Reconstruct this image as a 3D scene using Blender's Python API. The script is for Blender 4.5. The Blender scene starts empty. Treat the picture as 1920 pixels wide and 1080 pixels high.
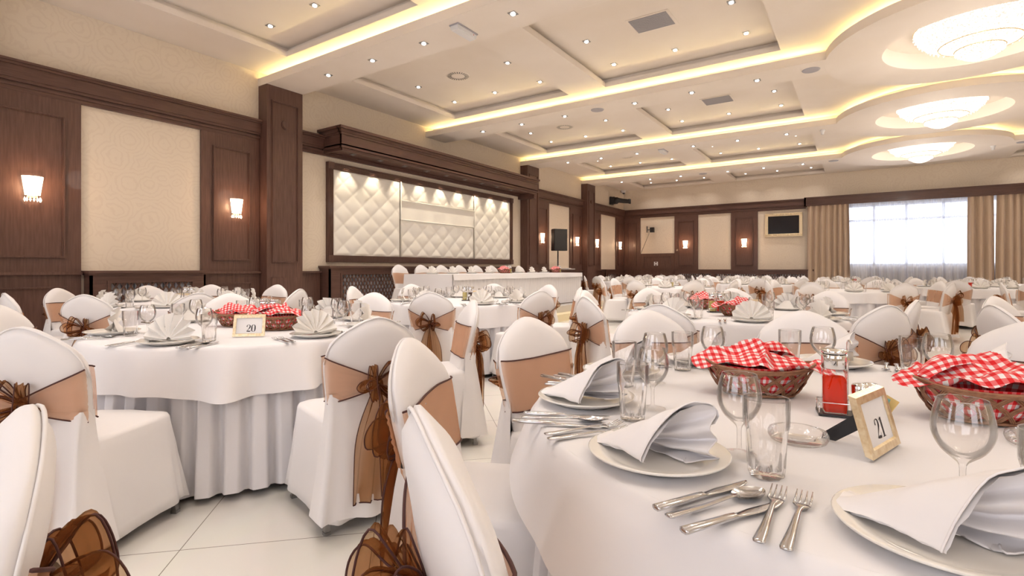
import bpy, math, random
from mathutils import Vector, Matrix, noise
PI = math.pi
sin, cos, rad = math.sin, math.cos, math.radians
random.seed(7)
S = bpy.context.scene
COL = S.collection

# ------------------------------------------------------------------ materials
def new_mat(name):
    m = bpy.data.materials.new(name); m.use_nodes = True
    nt = m.node_tree
    for n in list(nt.nodes): nt.nodes.remove(n)
    out = nt.nodes.new('ShaderNodeOutputMaterial')
    return m, nt, out

def N(nt, typ, **kw):
    n = nt.nodes.new(typ)
    for k, v in kw.items():
        if k.startswith('_'): setattr(n, k[1:], v)
        else: n.inputs[k.replace('__', ' ')].default_value = v
    return n

def c4(c): return (c[0], c[1], c[2], 1)

def pbr(name, col, rough=.5, metal=0, spec=.5, bump=None, bump_scale=50, bump_str=.1, var=None, var_scale=3, stretch=(1, 1, 1), coat=0, sheen=0, emit=None, emit_s=0, detail=4):
    m, nt, out = new_mat(name)
    b = N(nt, 'ShaderNodeBsdfPrincipled', Roughness=rough, Metallic=metal)
    b.inputs['Base Color'].default_value = c4(col)
    b.inputs['Specular IOR Level'].default_value = spec
    b.inputs['Coat Weight'].default_value = coat
    b.inputs['Sheen Weight'].default_value = sheen
    if emit:
        b.inputs['Emission Color'].default_value = c4(emit); b.inputs['Emission Strength'].default_value = emit_s
    if var or bump:
        tc = N(nt, 'ShaderNodeTexCoord'); mp = N(nt, 'ShaderNodeMapping')
        mp.inputs['Scale'].default_value = stretch
        nt.links.new(tc.outputs['Object'], mp.inputs['Vector'])
    if var:
        nz = N(nt, 'ShaderNodeTexNoise', Scale=var_scale, Detail=detail)
        nt.links.new(mp.outputs[0], nz.inputs['Vector'])
        mx = N(nt, 'ShaderNodeMix', _data_type='RGBA')
        mx.inputs[6].default_value = c4(col); mx.inputs[7].default_value = c4(var)
        rp = N(nt, 'ShaderNodeMapRange'); rp.inputs[1].default_value = .35; rp.inputs[2].default_value = .65
        nt.links.new(nz.outputs['Fac'], rp.inputs[0]); nt.links.new(rp.outputs[0], mx.inputs[0])
        nt.links.new(mx.outputs[2], b.inputs['Base Color'])
    if bump:
        nb = N(nt, 'ShaderNodeTexNoise', Scale=bump_scale, Detail=3)
        nt.links.new(mp.outputs[0], nb.inputs['Vector'])
        bp = N(nt, 'ShaderNodeBump', Strength=bump_str, Distance=bump)
        nt.links.new(nb.outputs['Fac'], bp.inputs['Height']); nt.links.new(bp.outputs[0], b.inputs['Normal'])
    nt.links.new(b.outputs[0], out.inputs[0])
    return m

M = {}
M['cloth'] = pbr('white_tablecloth', (.83, .80, .80), .85, bump=.004, bump_scale=9, bump_str=.35, sheen=.1)
M['skirt'] = pbr('pleated_skirt_cloth', (.78, .75, .76), .85)
M['cover'] = pbr('chair_cover_cloth', (.84, .80, .785), .8, bump=.006, bump_scale=7, bump_str=.4, sheen=.1)
M['napkin'] = pbr('napkin_cloth', (.85, .81, .80), .85, bump=.001, bump_scale=40, bump_str=.2)
M['fan'] = pbr('cream_napkin_cloth', (.84, .80, .755), .8)
M['hem'] = pbr('dark_hem_ribbon', (.075, .022, .018), .7)
M['wood'] = pbr('dark_wood', (.098, .046, .034), .42, var=(.135, .068, .050), var_scale=5, stretch=(9, 9, .7), coat=.08, spec=.4, detail=6)
M['woodh'] = pbr('dark_wood_along', (.092, .043, .032), .42, var=(.13, .064, .047), var_scale=5, stretch=(.7, .7, 12), coat=.08, spec=.4, detail=6)
M['ceil'] = pbr('ceiling_plaster', (.87, .78, .69), .7, var=(.84, .745, .645), var_scale=1.2)
M['metal'] = pbr('stainless_steel', (.60, .60, .62), .15, metal=1)
M['chrome'] = pbr('chrome', (.8, .8, .8), .08, metal=1)
M['leg'] = pbr('chair_leg_metal', (.33, .32, .31), .35, metal=.8)
M['porcelain'] = pbr('porcelain', (.85, .81, .75), .12, coat=.6)
M['wicker'] = pbr('wicker', (.23, .095, .045), .5, var=(.34, .16, .08), var_scale=60)
M['gold'] = pbr('gold_frame', (.72, .55, .32), .32, metal=.75, var=(.85, .72, .50), var_scale=90)
M['paper'] = pbr('card_paper', (.86, .83, .82), .7)
M['ink'] = pbr('card_ink', (.035, .028, .035), .6)
M['black'] = pbr('black_plastic', (.014, .013, .015), .45)
M['blackm'] = pbr('black_satin', (.02, .02, .022), .3, spec=.6)
M['grey'] = pbr('grey_grille', (.42, .40, .42), .6)
M['whitep'] = pbr('white_plastic', (.80, .78, .77), .4)
M['oilgold'] = pbr('olive_oil', (.62, .50, .12), .08, coat=.6)
M['vinegar'] = pbr('dark_vinegar', (.09, .035, .02), .08, coat=.6)
M['pepper'] = pbr('ground_pepper', (.16, .11, .085), .5)
M['salt'] = pbr('salt_grains', (.75, .73, .70), .6)
M['sachetg'] = pbr('green_sachet', (.18, .42, .36), .5)
M['sachety'] = pbr('yellow_sachet', (.75, .52, .2), .5)
M['curtain'] = pbr('beige_curtain', (.55, .40, .28), .55, sheen=.3)
M['radback'] = pbr('grey_radiator', (.66, .66, .72), .5)
M['tuft'] = pbr('ivory_upholstery', (.90, .85, .77), .42, spec=.4, bump=.003, bump_scale=14, bump_str=.3)
M['stage'] = pbr('stage_floor', (.62, .58, .53), .25)
M['step'] = pbr('stage_step', (.85, .72, .45), .4)  # yellow LED light on the marble steps is put into this colour
M['screen'] = pbr('tv_screen', (.006, .005, .009), .12)
M['pvc'] = pbr('window_frame', (.75, .78, .85), .4)
M['brown_slat'] = pbr('brown_baluster', (.18, .10, .09), .6)

def wallpaper():
    m, nt, out = new_mat('damask_wallpaper')
    b = N(nt, 'ShaderNodeBsdfPrincipled', Roughness=.6)
    tc = N(nt, 'ShaderNodeTexCoord')
    vo = N(nt, 'ShaderNodeTexVoronoi', Scale=3.2, _feature='F1')
    nz = N(nt, 'ShaderNodeTexNoise', Scale=7, Detail=3)
    nt.links.new(tc.outputs['Object'], nz.inputs['Vector'])
    ad = N(nt, 'ShaderNodeMix', _data_type='RGBA'); ad.inputs[0].default_value = .12
    nt.links.new(tc.outputs['Object'], ad.inputs[6]); nt.links.new(nz.outputs['Color'], ad.inputs[7])
    nt.links.new(ad.outputs[2], vo.inputs['Vector'])
    wv = N(nt, 'ShaderNodeMath', _operation='SINE'); mu = N(nt, 'ShaderNodeMath', _operation='MULTIPLY'); mu.inputs[1].default_value = 42
    nt.links.new(vo.outputs['Distance'], mu.inputs[0]); nt.links.new(mu.outputs[0], wv.inputs[0])
    rp = N(nt, 'ShaderNodeMapRange'); rp.inputs[1].default_value = .2; rp.inputs[2].default_value = .9
    nt.links.new(wv.outputs[0], rp.inputs[0])
    mx = N(nt, 'ShaderNodeMix', _data_type='RGBA')
    mx.inputs[6].default_value = (.79, .675, .535, 1); mx.inputs[7].default_value = (.755, .635, .50, 1)
    nt.links.new(rp.outputs[0], mx.inputs[0]); nt.links.new(mx.outputs[2], b.inputs['Base Color'])
    nt.links.new(b.outputs[0], out.inputs[0])
    return m
M['wall'] = wallpaper()

def floor_mat():
    m, nt, out = new_mat('glossy_floor_tiles')
    b = N(nt, 'ShaderNodeBsdfPrincipled', Roughness=.13)
    tc = N(nt, 'ShaderNodeTexCoord'); mp = N(nt, 'ShaderNodeMapping')
    mp.inputs['Rotation'].default_value = (0, 0, rad(-45)); mp.inputs['Location'].default_value = (.16, -.02, 0)
    nt.links.new(tc.outputs['Object'], mp.inputs['Vector'])
    br = N(nt, 'ShaderNodeTexBrick', Scale=1.0, _offset=0.0, _squash=1.0)
    br.inputs['Brick Width'].default_value = .77; br.inputs['Row Height'].default_value = .77
    br.inputs['Mortar Size'].default_value = .0022; br.inputs['Mortar Smooth'].default_value = .1
    br.inputs['Color1'].default_value = (.83, .785, .72, 1); br.inputs['Color2'].default_value = (.81, .765, .70, 1)
    br.inputs['Mortar'].default_value = (.30, .26, .22, 1)
    nt.links.new(mp.outputs[0], br.inputs['Vector'])
    nz = N(nt, 'ShaderNodeTexNoise', Scale=2.2, Detail=6, Distortion=1.2)
    nt.links.new(tc.outputs['Object'], nz.inputs['Vector'])
    mx = N(nt, 'ShaderNodeMix', _data_type='RGBA', _blend_type='MULTIPLY'); mx.inputs[0].default_value = .10
    nt.links.new(br.outputs['Color'], mx.inputs[6]); nt.links.new(nz.outputs['Color'], mx.inputs[7])
    nt.links.new(mx.outputs[2], b.inputs['Base Color'])
    nt.links.new(b.outputs[0], out.inputs[0])
    return m
M['floor'] = floor_mat()

def glass_mat():
    m, nt, out = new_mat('clear_glass')
    tr = N(nt, 'ShaderNodeBsdfTransparent'); tr.inputs[0].default_value = (.985, .98, .975, 1)
    gl = N(nt, 'ShaderNodeBsdfGlossy', Roughness=.03); gl.inputs[0].default_value = (1, 1, 1, 1)
    lw = N(nt, 'ShaderNodeLayerWeight', Blend=.2)
    rp = N(nt, 'ShaderNodeMapRange'); rp.inputs[1].default_value = 0; rp.inputs[2].default_value = 1; rp.inputs[3].default_value = .045; rp.inputs[4].default_value = .75
    nt.links.new(lw.outputs['Fresnel'], rp.inputs[0])
    dk = N(nt, 'ShaderNodeBsdfTransparent'); dk.inputs[0].default_value = (.74, .71, .70, 1)
    m1 = N(nt, 'ShaderNodeMixShader'); m2 = N(nt, 'ShaderNodeMixShader')
    pw = N(nt, 'ShaderNodeMath', _operation='POWER'); pw.inputs[1].default_value = 3.2
    nt.links.new(lw.outputs['Facing'], pw.inputs[0])
    nt.links.new(pw.outputs[0], m1.inputs[0]); nt.links.new(tr.outputs[0], m1.inputs[1]); nt.links.new(dk.outputs[0], m1.inputs[2])
    nt.links.new(rp.outputs[0], m2.inputs[0]); nt.links.new(m1.outputs[0], m2.inputs[1]); nt.links.new(gl.outputs[0], m2.inputs[2])
    nt.links.new(m2.outputs[0], out.inputs[0])
    return m
M['glass'] = glass_mat()
def pane_mat():
    m, nt, out = new_mat('window_pane_glass')
    tr = N(nt, 'ShaderNodeBsdfTransparent'); tr.inputs[0].default_value = (.93, .95, .96, 1)
    gl = N(nt, 'ShaderNodeBsdfGlossy', Roughness=.3); mx = N(nt, 'ShaderNodeMixShader'); mx.inputs[0].default_value = .03
    nt.links.new(tr.outputs[0], mx.inputs[1]); nt.links.new(gl.outputs[0], mx.inputs[2]); nt.links.new(mx.outputs[0], out.inputs[0]); return m
M['pane'] = pane_mat()

def organza(name, tint, brown, fac):
    m, nt, out = new_mat(name)
    tr = N(nt, 'ShaderNodeBsdfTransparent'); tr.inputs[0].default_value = c4(tint)
    df = N(nt, 'ShaderNodeBsdfDiffuse'); df.inputs[0].default_value = c4(brown)
    tl = N(nt, 'ShaderNodeBsdfTranslucent'); tl.inputs[0].default_value = c4(brown)
    a = N(nt, 'ShaderNodeMixShader'); a.inputs[0].default_value = .4
    nt.links.new(df.outputs[0], a.inputs[1]); nt.links.new(tl.outputs[0], a.inputs[2])
    mx = N(nt, 'ShaderNodeMixShader')
    lw = N(nt, 'ShaderNodeLayerWeight', Blend=.3)
    rp = N(nt, 'ShaderNodeMapRange'); rp.inputs[3].default_value = fac; rp.inputs[4].default_value = min(1, fac + .45)
    nt.links.new(lw.outputs['Facing'], rp.inputs[0]); nt.links.new(rp.outputs[0], mx.inputs[0])
    nt.links.new(tr.outputs[0], mx.inputs[1]); nt.links.new(a.outputs[0], mx.inputs[2])
    nt.links.new(mx.outputs[0], out.inputs[0])
    return m
M['organza'] = organza('tan_organza', (1, .86, .75), (.62, .33, .19), .29)
M['organzad'] = organza('brown_organza', (.88, .69, .51), (.27, .11, .042), .27)
M['oilred'] = organza('red_vinegar_liquid', (1, .16, .03), (.95, .06, .01), .45)
M['sheer'] = organza('sheer_curtain', (.95, .97, 1), (.88, .90, .97), .62)

def gingham():
    m, nt, out = new_mat('red_gingham')
    b = N(nt, 'ShaderNodeBsdfPrincipled', Roughness=.85)
    tc = N(nt, 'ShaderNodeTexCoord'); sp = N(nt, 'ShaderNodeSeparateXYZ')
    nt.links.new(tc.outputs['UV'], sp.inputs[0])
    def stripe(o):
        f = N(nt, 'ShaderNodeMath', _operation='FRACT'); nt.links.new(o, f.inputs[0])
        g = N(nt, 'ShaderNodeMath', _operation='GREATER_THAN'); g.inputs[1].default_value = .5; nt.links.new(f.outputs[0], g.inputs[0])
        return g.outputs[0]
    ad = N(nt, 'ShaderNodeMath', _operation='ADD'); nt.links.new(stripe(sp.outputs[0]), ad.inputs[0]); nt.links.new(stripe(sp.outputs[1]), ad.inputs[1])
    cr = N(nt, 'ShaderNodeValToRGB'); e = cr.color_ramp; e.interpolation = 'CONSTANT'
    e.elements[0].position = 0; e.elements[0].color = (.84, .78, .75, 1)
    e.elements[1].position = .4; e.elements[1].color = (.80, .16, .16, 1)
    k = e.elements.new(.9); k.color = (.70, .012, .015, 1)
    hv = N(nt, 'ShaderNodeMath', _operation='MULTIPLY'); hv.inputs[1].default_value = .5; nt.links.new(ad.outputs[0], hv.inputs[0])
    nt.links.new(hv.outputs[0], cr.inputs[0]); nt.links.new(cr.outputs[0], b.inputs['Base Color'])
    nt.links.new(b.outputs[0], out.inputs[0])
    return m
M['gingham'] = gingham()

def emit_mat(name, col, s):
    m, nt, out = new_mat(name)
    e = N(nt, 'ShaderNodeEmission', Strength=s); e.inputs[0].default_value = c4(col)
    nt.links.new(e.outputs[0], out.inputs[0]); return m
M['lamp'] = emit_mat('downlight_glow', (1, .97, .92), 14)
M['sconce'] = emit_mat('sconce_glow', (1, .74, .50), 7)
M['cove'] = emit_mat('cove_strip', (1, .80, .37), 46.0)

def crystal_mat():
    m, nt, out = new_mat('lit_crystal_beads')
    tc = N(nt, 'ShaderNodeTexCoord')
    vo = N(nt, 'ShaderNodeTexVoronoi', Scale=55)
    nt.links.new(tc.outputs['Object'], vo.inputs['Vector'])
    rp = N(nt, 'ShaderNodeMapRange'); rp.inputs[1].default_value = .15; rp.inputs[2].default_value = .75; rp.inputs[3].default_value = 3.2; rp.inputs[4].default_value = .9
    nt.links.new(vo.outputs['Distance'], rp.inputs[0])
    e = N(nt, 'ShaderNodeEmission'); e.inputs[0].default_value = (1, .90, .76, 1)
    nt.links.new(rp.outputs[0], e.inputs['Strength'])
    nt.links.new(e.outputs[0], out.inputs[0]); return m
M['crystal'] = crystal_mat()

# ------------------------------------------------------------------ mesh builder
class MB:
    def __init__(s): s.v = []; s.f = []; s.sm = []; s.uv = {}
    def add(s, vs, fs, smooth=False):
        o = len(s.v); s.v += [tuple(v) for v in vs]
        s.f += [tuple(i + o for i in f) for f in fs]; s.sm += [smooth] * len(fs)
        return o
    def box(s, x0, x1, y0, y1, z0, z1):
        x0, x1 = min(x0, x1), max(x0, x1); y0, y1 = min(y0, y1), max(y0, y1); z0, z1 = min(z0, z1), max(z0, z1)
        s.add([(x0,y0,z0),(x1,y0,z0),(x1,y1,z0),(x0,y1,z0),(x0,y0,z1),(x1,y0,z1),(x1,y1,z1),(x0,y1,z1)],
              [(0,3,2,1),(4,5,6,7),(0,1,5,4),(1,2,6,5),(2,3,7,6),(3,0,4,7)]); return s
    def lathe(s, prof, n=32, cx=0, cy=0, rmod=None, smooth=True, sx=1, sy=1, cap=False):
        m = len(prof); vs = []
        for j, (r, z) in enumerate(prof):
            for i in range(n):
                a = 2 * PI * i / n; rr = r * (rmod(a, z) if rmod else 1)
                vs.append((cx + rr * cos(a) * sx, cy + rr * sin(a) * sy, z))
        fs = [(j*n+i, j*n+(i+1) % n, (j+1)*n+(i+1) % n, (j+1)*n+i) for j in range(m-1) for i in range(n)]
        s.add(vs, fs, smooth)
        if cap:
            o = len(s.v) - m * n
            s.f.append(tuple(o + i for i in reversed(range(n)))); s.sm.append(False)
            s.f.append(tuple(o + (m-1)*n + i for i in range(n))); s.sm.append(False)
        return s
    def tube(s, path, r, n=6, closed=False):
        P = [Vector(p) for p in path]; m = len(P); vs = []; up = Vector((0, 0, 1)); prev = None
        for i, p in enumerate(P):
            t = (P[(i+1) % m] - P[i-1]) if closed else (P[min(i+1, m-1)] - P[max(i-1, 0)])
            if t.length < 1e-9: t = Vector((0, 0, 1))
            t.normalize()
            if prev is None:
                a = up if abs(t.z) < .9 else Vector((1, 0, 0)); nrm = t.cross(a).normalized()
            else:
                nrm = (prev - t * prev.dot(t))
                nrm = nrm.normalized() if nrm.length > 1e-6 else t.orthogonal().normalized()
            prev = nrm; b = t.cross(nrm)
            rr = r[i] if isinstance(r, (list, tuple)) else r
            for k in range(n):
                a = 2 * PI * k / n; vs.append(p + nrm * rr * cos(a) + b * rr * sin(a))
        q = m if closed else m - 1
        fs = [(i*n+k, i*n+(k+1) % n, ((i+1) % m)*n+(k+1) % n, ((i+1) % m)*n+k) for i in range(q) for k in range(n)]
        if not closed: fs += [tuple(reversed(range(n))), tuple((m-1)*n + k for k in range(n))]
        s.add(vs, fs, True); return s
    def grid(s, fn, nu, nv, smooth=True, cu=False, cv=False, uv=None):
        """fn(u,v), u,v in 0..1"""
        ku = nu if cu else nu + 1; kv = nv if cv else nv + 1; vs = []
        for j in range(kv):
            for i in range(ku): vs.append(fn(i / nu, j / nv))
        fs = [(j*ku+i, j*ku+(i+1) % ku, ((j+1) % kv)*ku+(i+1) % ku, ((j+1) % kv)*ku+i) for j in range(nv) for i in range(nu)]
        o = s.add(vs, fs, smooth)
        if uv:
            for j in range(kv):
                for i in range(ku): s.uv[o + j*ku + i] = uv(i / nu, j / nv)
        return s
    def sweep(s, pts, n=8):
        """flat bar along +y: pts (y, z, halfwidth, halfthick[, x])"""
        vs = []
        for p in pts:
            y, z, w, t = p[:4]; x = p[4] if len(p) > 4 else 0
            for k in range(n):
                a = 2 * PI * (k + .5) / n; vs.append((x + w * cos(a), y, z + t * sin(a)))
        m = len(pts)
        fs = [(i*n+k, (i+1)*n+k, (i+1)*n+(k+1) % n, i*n+(k+1) % n) for i in range(m-1) for k in range(n)]
        fs += [tuple(range(n)), tuple(reversed([(m-1)*n + k for k in range(n)]))]
        s.add(vs, fs, True); return s
    def mesh(s, name, mat):
        me = bpy.data.meshes.new(name); me.from_pydata(s.v, [], s.f)
        me.polygons.foreach_set('use_smooth', s.sm)
        if s.uv:
            l = me.uv_layers.new(name='UVMap')
            for lp in me.loops: l.data[lp.index].uv = s.uv.get(lp.vertex_index, (0, 0))
        me.materials.append(M[mat] if isinstance(mat, str) else mat); me.update(); return me
    def obj(s, name, mat, parent=None, loc=None, rz=0):
        return put(name, s.mesh(name, mat), parent, loc, rz)

def put(name, me, parent=None, loc=None, rz=0):
    o = bpy.data.objects.new(name, me); COL.objects.link(o)
    if parent: o.parent = parent
    if loc is not None: o.location = loc
    if rz: o.rotation_euler = (0, 0, rz)
    return o

def tag(o, label, cat, group=None, kind=None):
    o['label'] = label; o['category'] = cat
    if group: o['group'] = group
    if kind: o['kind'] = kind
    return o

def thing(name, label, cat, loc=(0, 0, 0), rz=0, group=None):
    e = bpy.data.objects.new(name, None); COL.objects.link(e); e.empty_display_size = .1
    e.location = loc; e.rotation_euler = (0, 0, rz)
    return tag(e, label, cat, group)

def struct(name, mb, mat):
    o = mb.obj(name, mat); o['kind'] = 'structure'; return o

def spawn(spec, name, label, cat, loc, rz=0, group=None):
    """spec: a mesh (one-mesh thing) or a list of (part name, mesh, [(sub-part name, mesh)])"""
    if not isinstance(spec, list):
        o = put(name, spec, None, loc, rz); return tag(o, label, cat, group)
    r = thing(name, label, cat, loc, rz, group)
    for p in spec:
        q = put(p[0], p[1], r)
        for sname, sme in (p[2] if len(p) > 2 else []): put(sname, sme, q)
    return r

def smoothstep(a, b, x):
    t = max(0, min(1, (x - a) / (b - a))); return t * t * (3 - 2 * t)
def lerp(a, b, t): return a + (b - a) * t
def catmull(pts, n=6):
    out = []
    P = [pts[0]] + list(pts) + [pts[-1]]
    for i in range(1, len(P) - 2):
        for k in range(n):
            t = k / n; r = []
            for c in range(len(pts[0])):
                p0, p1, p2, p3 = P[i-1][c], P[i][c], P[i+1][c], P[i+2][c]
                r.append(.5 * ((2*p1) + (-p0+p2)*t + (2*p0-5*p1+4*p2-p3)*t*t + (-p0+3*p1-3*p2+p3)*t**3))
            out.append(tuple(r))
    out.append(tuple(pts[-1])); return out

# ------------------------------------------------------------------ camera: level, eye at 1.15 m, yaw 34 deg off the room's long axis
YAW = rad(34.0); EYE = 1.15
cam = bpy.data.objects.new('camera', bpy.data.cameras.new('camera')); COL.objects.link(cam)
cam.location = (0, 0, EYE); cam.rotation_euler = (PI / 2, 0, YAW)
cam.data.sensor_width = 36; cam.data.lens = 36 * 968 / 1920
cam.data.shift_y = -36 / 1920
cam.data.clip_start = .05; cam.data.clip_end = 100
S.camera = cam
def W(r, d):
    """a surveyed spot: r metres to the side and d metres ahead of the viewpoint, as room x, y"""
    return (-sin(YAW) * d + cos(YAW) * r, cos(YAW) * d + sin(YAW) * r)
# ------------------------------------------------------------------ room shell (x across, y along the panelled wall, z up)
XW, XR, YB, YN = -8.4, 11.04, 21.0, -2.6      # panelled wall, far side wall, window wall, near limit
XC = 1.32                                      # room's centre line, where the chandeliers hang
ZC, ZS, ZR = 4.46, 4.22, 4.62                  # ceiling, beam soffit, coffer recess
BY = [1.11, 5.15, 9.19, 13.23, 17.27]          # beams
HX0, HX1, HZ0, HZ1 = -.42, 4.6, 1.25, 3.30     # window opening
struct('floor', MB().box(XW-.3, XR+.3, YN, YB+.3, -.1, 0), 'floor')
struct('wall_left', MB().box(XW-.25, XW, YN, YB+.25, 0, 4.9), 'wall')
w = MB(); w.box(XW, HX0, YB, YB+.25, 0, 4.9); w.box(HX1, XR+.3, YB, YB+.25, 0, 4.9)
w.box(HX0, HX1, YB, YB+.25, 0, HZ0); w.box(HX0, HX1, YB, YB+.25, HZ1, 4.9)
struct('wall_back', w, 'wall')
w = MB(); wx = [XW-.25, -7, -4.4, -2.6, 0, 1.8, 4.4, 6.2, 8.8, XR+.25]
for i in range(9):
    if i % 2 == 0: w.box(wx[i], wx[i+1], YN-.25, YN, 0, 4.9)
    else: w.box(wx[i], wx[i+1], YN-.25, YN, 0, 1.0); w.box(wx[i], wx[i+1], YN-.25, YN, 3.3, 4.9)
struct('wall_near', w, 'wall')  # unseen wall, added to limit the sky light; its openings set how much enters
struct('wall_right', MB().box(XR, XR+.25, YN, YB, 0, 4.9), 'wall')

# ceiling slab with coffers
CX = [(-7.42, -4.6), (-3.85, -1.0)]; CX = CX + [(2*XC-b, 2*XC-a) for a, b in reversed(CX)]
CY = [(b + .80, b + 3.60) for b in [-2.93] + BY]
CY = [(a, min(b, YB-.25)) for a, b in CY]
cm = MB(); TH = .085
xs = [XW]; 
for a, b in CX: xs += [a, b]
xs.append(XR)
ys = [YN]
for a, b in CY: ys += [a, b]
ys.append(YB)
ys = [max(YN, y) for y in ys]
for j in range(len(ys)-1):
    for i in range(len(xs)-1):
        if i % 2 == 1 and j % 2 == 1: continue
        if ys[j+1] - ys[j] > .01: cm.box(xs[i], xs[i+1], ys[j], ys[j+1], ZC, ZC+TH)
U = .07
for (a, b) in CX:
    for (c, d) in CY:
        c = max(c, YN)
        cm.box(a-U, b+U, c-U, d+U, ZR, ZR+.05)
        for q in ((a-U-.05, a-U, c-U, d+U), (b+U, b+U+.05, c-U, d+U), (a-U, b+U, c-U-.05, c-U), (a-U, b+U, d+U, d+U+.05)):
            cm.box(*q, ZC+TH, ZR)
struct('ceiling', cm, 'ceil')
struct('ceiling', MB().box(XW-.3, XR+.3, YN, YB+.3, 4.9, 5.0), 'ceil')

# beams with a cove on the viewer's side, and the round soffits of the chandeliers
RO, RI = 1.77, 1.06
n_trim = [0]
def trim(mb, mat='wood'):
    n_trim[0] += 1
    return struct('trim_%d' % n_trim[0], mb, mat)
for k, b in enumerate(BY):
    y0, y1 = b - .34, b + .34
    m = MB(); cut = math.sqrt(RO**2 - .34**2)
    for xa, xb, xc in ((XW, XC-cut+.005, 1), (XC+cut-.005, XR, 0)):
        sg_ = -1 if xc else 1; xe = xa if xc else xb
        arc = [(XC + sg_*math.sqrt(RO**2-(yy-b)**2), yy) for yy in [y0 + (y1-y0)*q/12 for q in range(13)]]
        ol = [(xe, y0)] + arc + [(xe, y1)]; nn = len(ol)
        m.add([(x_, y_, z_) for z_ in (ZS, ZS+.03) for x_, y_ in ol], [tuple(range(nn)), tuple(reversed(range(nn, 2*nn)))] + [(q, (q+1) % nn, nn+(q+1) % nn, nn+q) for q in range(nn)])
        m.box(xa, xb, y0, y0+.02, ZS+.03, ZS+.125)
        if xc: m.box(xa, XC-1.5, y0+.26, y1, ZS+.03, ZC)
        else: m.box(XC+1.5, xb, y0+.26, y1, ZS+.03, ZC)
    struct('ceiling', m, 'ceil')
    r = MB()
    prof = [(RI, ZC), (RI, ZS), (RO, ZS), (RO, ZS+.125), (RO-.02, ZS+.125), (RO-.02, ZS+.03), (RO-.27, ZS+.03), (RO-.27, ZC)]
    for q in range(len(prof)-1): r.lathe([prof[q+1], prof[q]], 96, XC, b)
    # shallow bowl above the opening
    r.lathe([(RI, ZC), (RI+.02, ZC+.02), (RI*.8, ZC+.12), (.02, ZC+.16)], 64, XC, b)
    struct('ceiling', r, 'ceil')
    for xa, xb in ((XW+.02, XC-cut-.05), (XC+cut+.05, XR-.02)):
        st = thing('cove_light_strip', 'warm yellow light strip hidden in the cove of ' + ['a beam above the entrance side', 'the beam over the column by table twenty', 'the beam over the padded wall panel', 'the beam over the second column', 'the beam over the third column'][k] + (', stage side' if xa < 0 else ', far side'), 'light', (0, 0, 0), 0, 'cove light strips')
        MB().box(xa, xb, y0+.20, y0+.215, ZS+.085, ZS+.095).obj('light_strip', 'cove', st)
    ri = MB(); ri.lathe([(RO-.215, ZS+.09), (RO-.20, ZS+.09)], 96, XC, b)
    o = ri.obj('cove_light_ring', 'cove'); tag(o, 'round warm light strip around the ' + ['first', 'second', 'third', 'fourth', 'fifth'][k] + ' chandelier counted from the entrance', 'light', 'cove light rings')

# wood columns
def mould(m, ax, pos, a0, a1, z0, z1, d=.02, w=.03, side=1):
    """a picture-frame moulding on a wall face; ax 'x': face at x=pos running along y"""
    for (p0, p1, q0, q1) in ((a0, a1, z0, z0+w), (a0, a1, z1-w, z1), (a0, a0+w, z0+w, z1-w), (a1-w, a1, z0+w, z1-w)):
        if ax == 'x': m.box(pos, pos+side*d, p0, p1, q0, q1)
        else: m.box(p0, p1, pos, pos+side*d, q0, q1)
    w2 = w * .45
    for (p0, p1, q0, q1) in ((a0+w*.3, a1-w*.3, z0+w*.28, z0+w*.28+w2), (a0+w*.3, a1-w*.3, z1-w*.28-w2, z1-w*.28), (a0+w*.28, a0+w*.28+w2, z0+w*.7, z1-w*.7), (a1-w*.28-w2, a1-w*.28, z0+w*.7, z1-w*.7)):
        if ax == 'x': m.box(pos+side*d*.6, pos+side*(d+.012), p0, p1, q0, q1)
        else: m.box(p0, p1, pos+side*d*.6, pos+side*(d+.012), q0, q1)
for b in BY:
    if b == 9.19: continue
    m = MB(); xf = XW + .25
    m.box(XW, xf, b-.33, b+.33, 0, ZS); m.box(XW, xf+.02, b-.34, b+.34, 0, .15)
    mould(m, 'x', xf, b-.25, b+.25, 1.25, 3.98, .012, .035)
    m.box(xf, xf+.012, b-.25, b+.25, .3, 1.0)
    trim(m)
    btn = MB(); n = 24
    for r0, x0, x1 in ((.075, xf, xf+.02), (.06, xf+.02, xf+.03)):
        vs = [(x, b + r0*cos(2*PI*i/n), 3.6 + r0*sin(2*PI*i/n)) for x in (x0, x1) for i in range(n)]
        btn.add(vs, [(i, (i+1) % n, n+(i+1) % n, n+i) for i in range(n)] + [tuple(range(n, 2*n))])
    trim(btn)
# cornice rail, z 3.28..3.63
def cornice(m, ax, pos, a0, a1, side, d0=0):
    for z0, z1, d in ((3.28, 3.33, .05), (3.33, 3.36, .07), (3.36, 3.385, .05), (3.385, 3.42, .085), (3.42, 3.57, .10), (3.57, 3.60, .125), (3.60, 3.63, .145)):
        if ax == 'x': m.box(pos, pos+side*(d+d0), a0, a1, z0, z1)
        else: m.box(a0, a1, pos, pos+side*(d+d0), z0, z1)
bays = [(-2.59, .77), (1.45, 4.81), (5.49, 12.89), (13.57, 16.93), (17.61, 21.0)]
for a, b in bays:
    m = MB(); cornice(m, 'x', XW, a, b, 1); trim(m, 'woodh')
m = MB(); cornice(m, 'y', YB, XW, -1.6, -1); trim(m, 'woodh')
def woodpanel(ax, pos, a0, a1, side, inset=.16, z0=1.11, z1=3.30):
    m = MB(); d = .045
    if ax == 'x': m.box(pos, pos+side*d, a0, a1, z0, z1)
    else: m.box(a0, a1, pos, pos+side*d, z0, z1)
    mould(m, ax, pos+side*d, a0+inset, a1-inset, z0+.17, z1-.22, .016, .035, side)
    trim(m)
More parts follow.
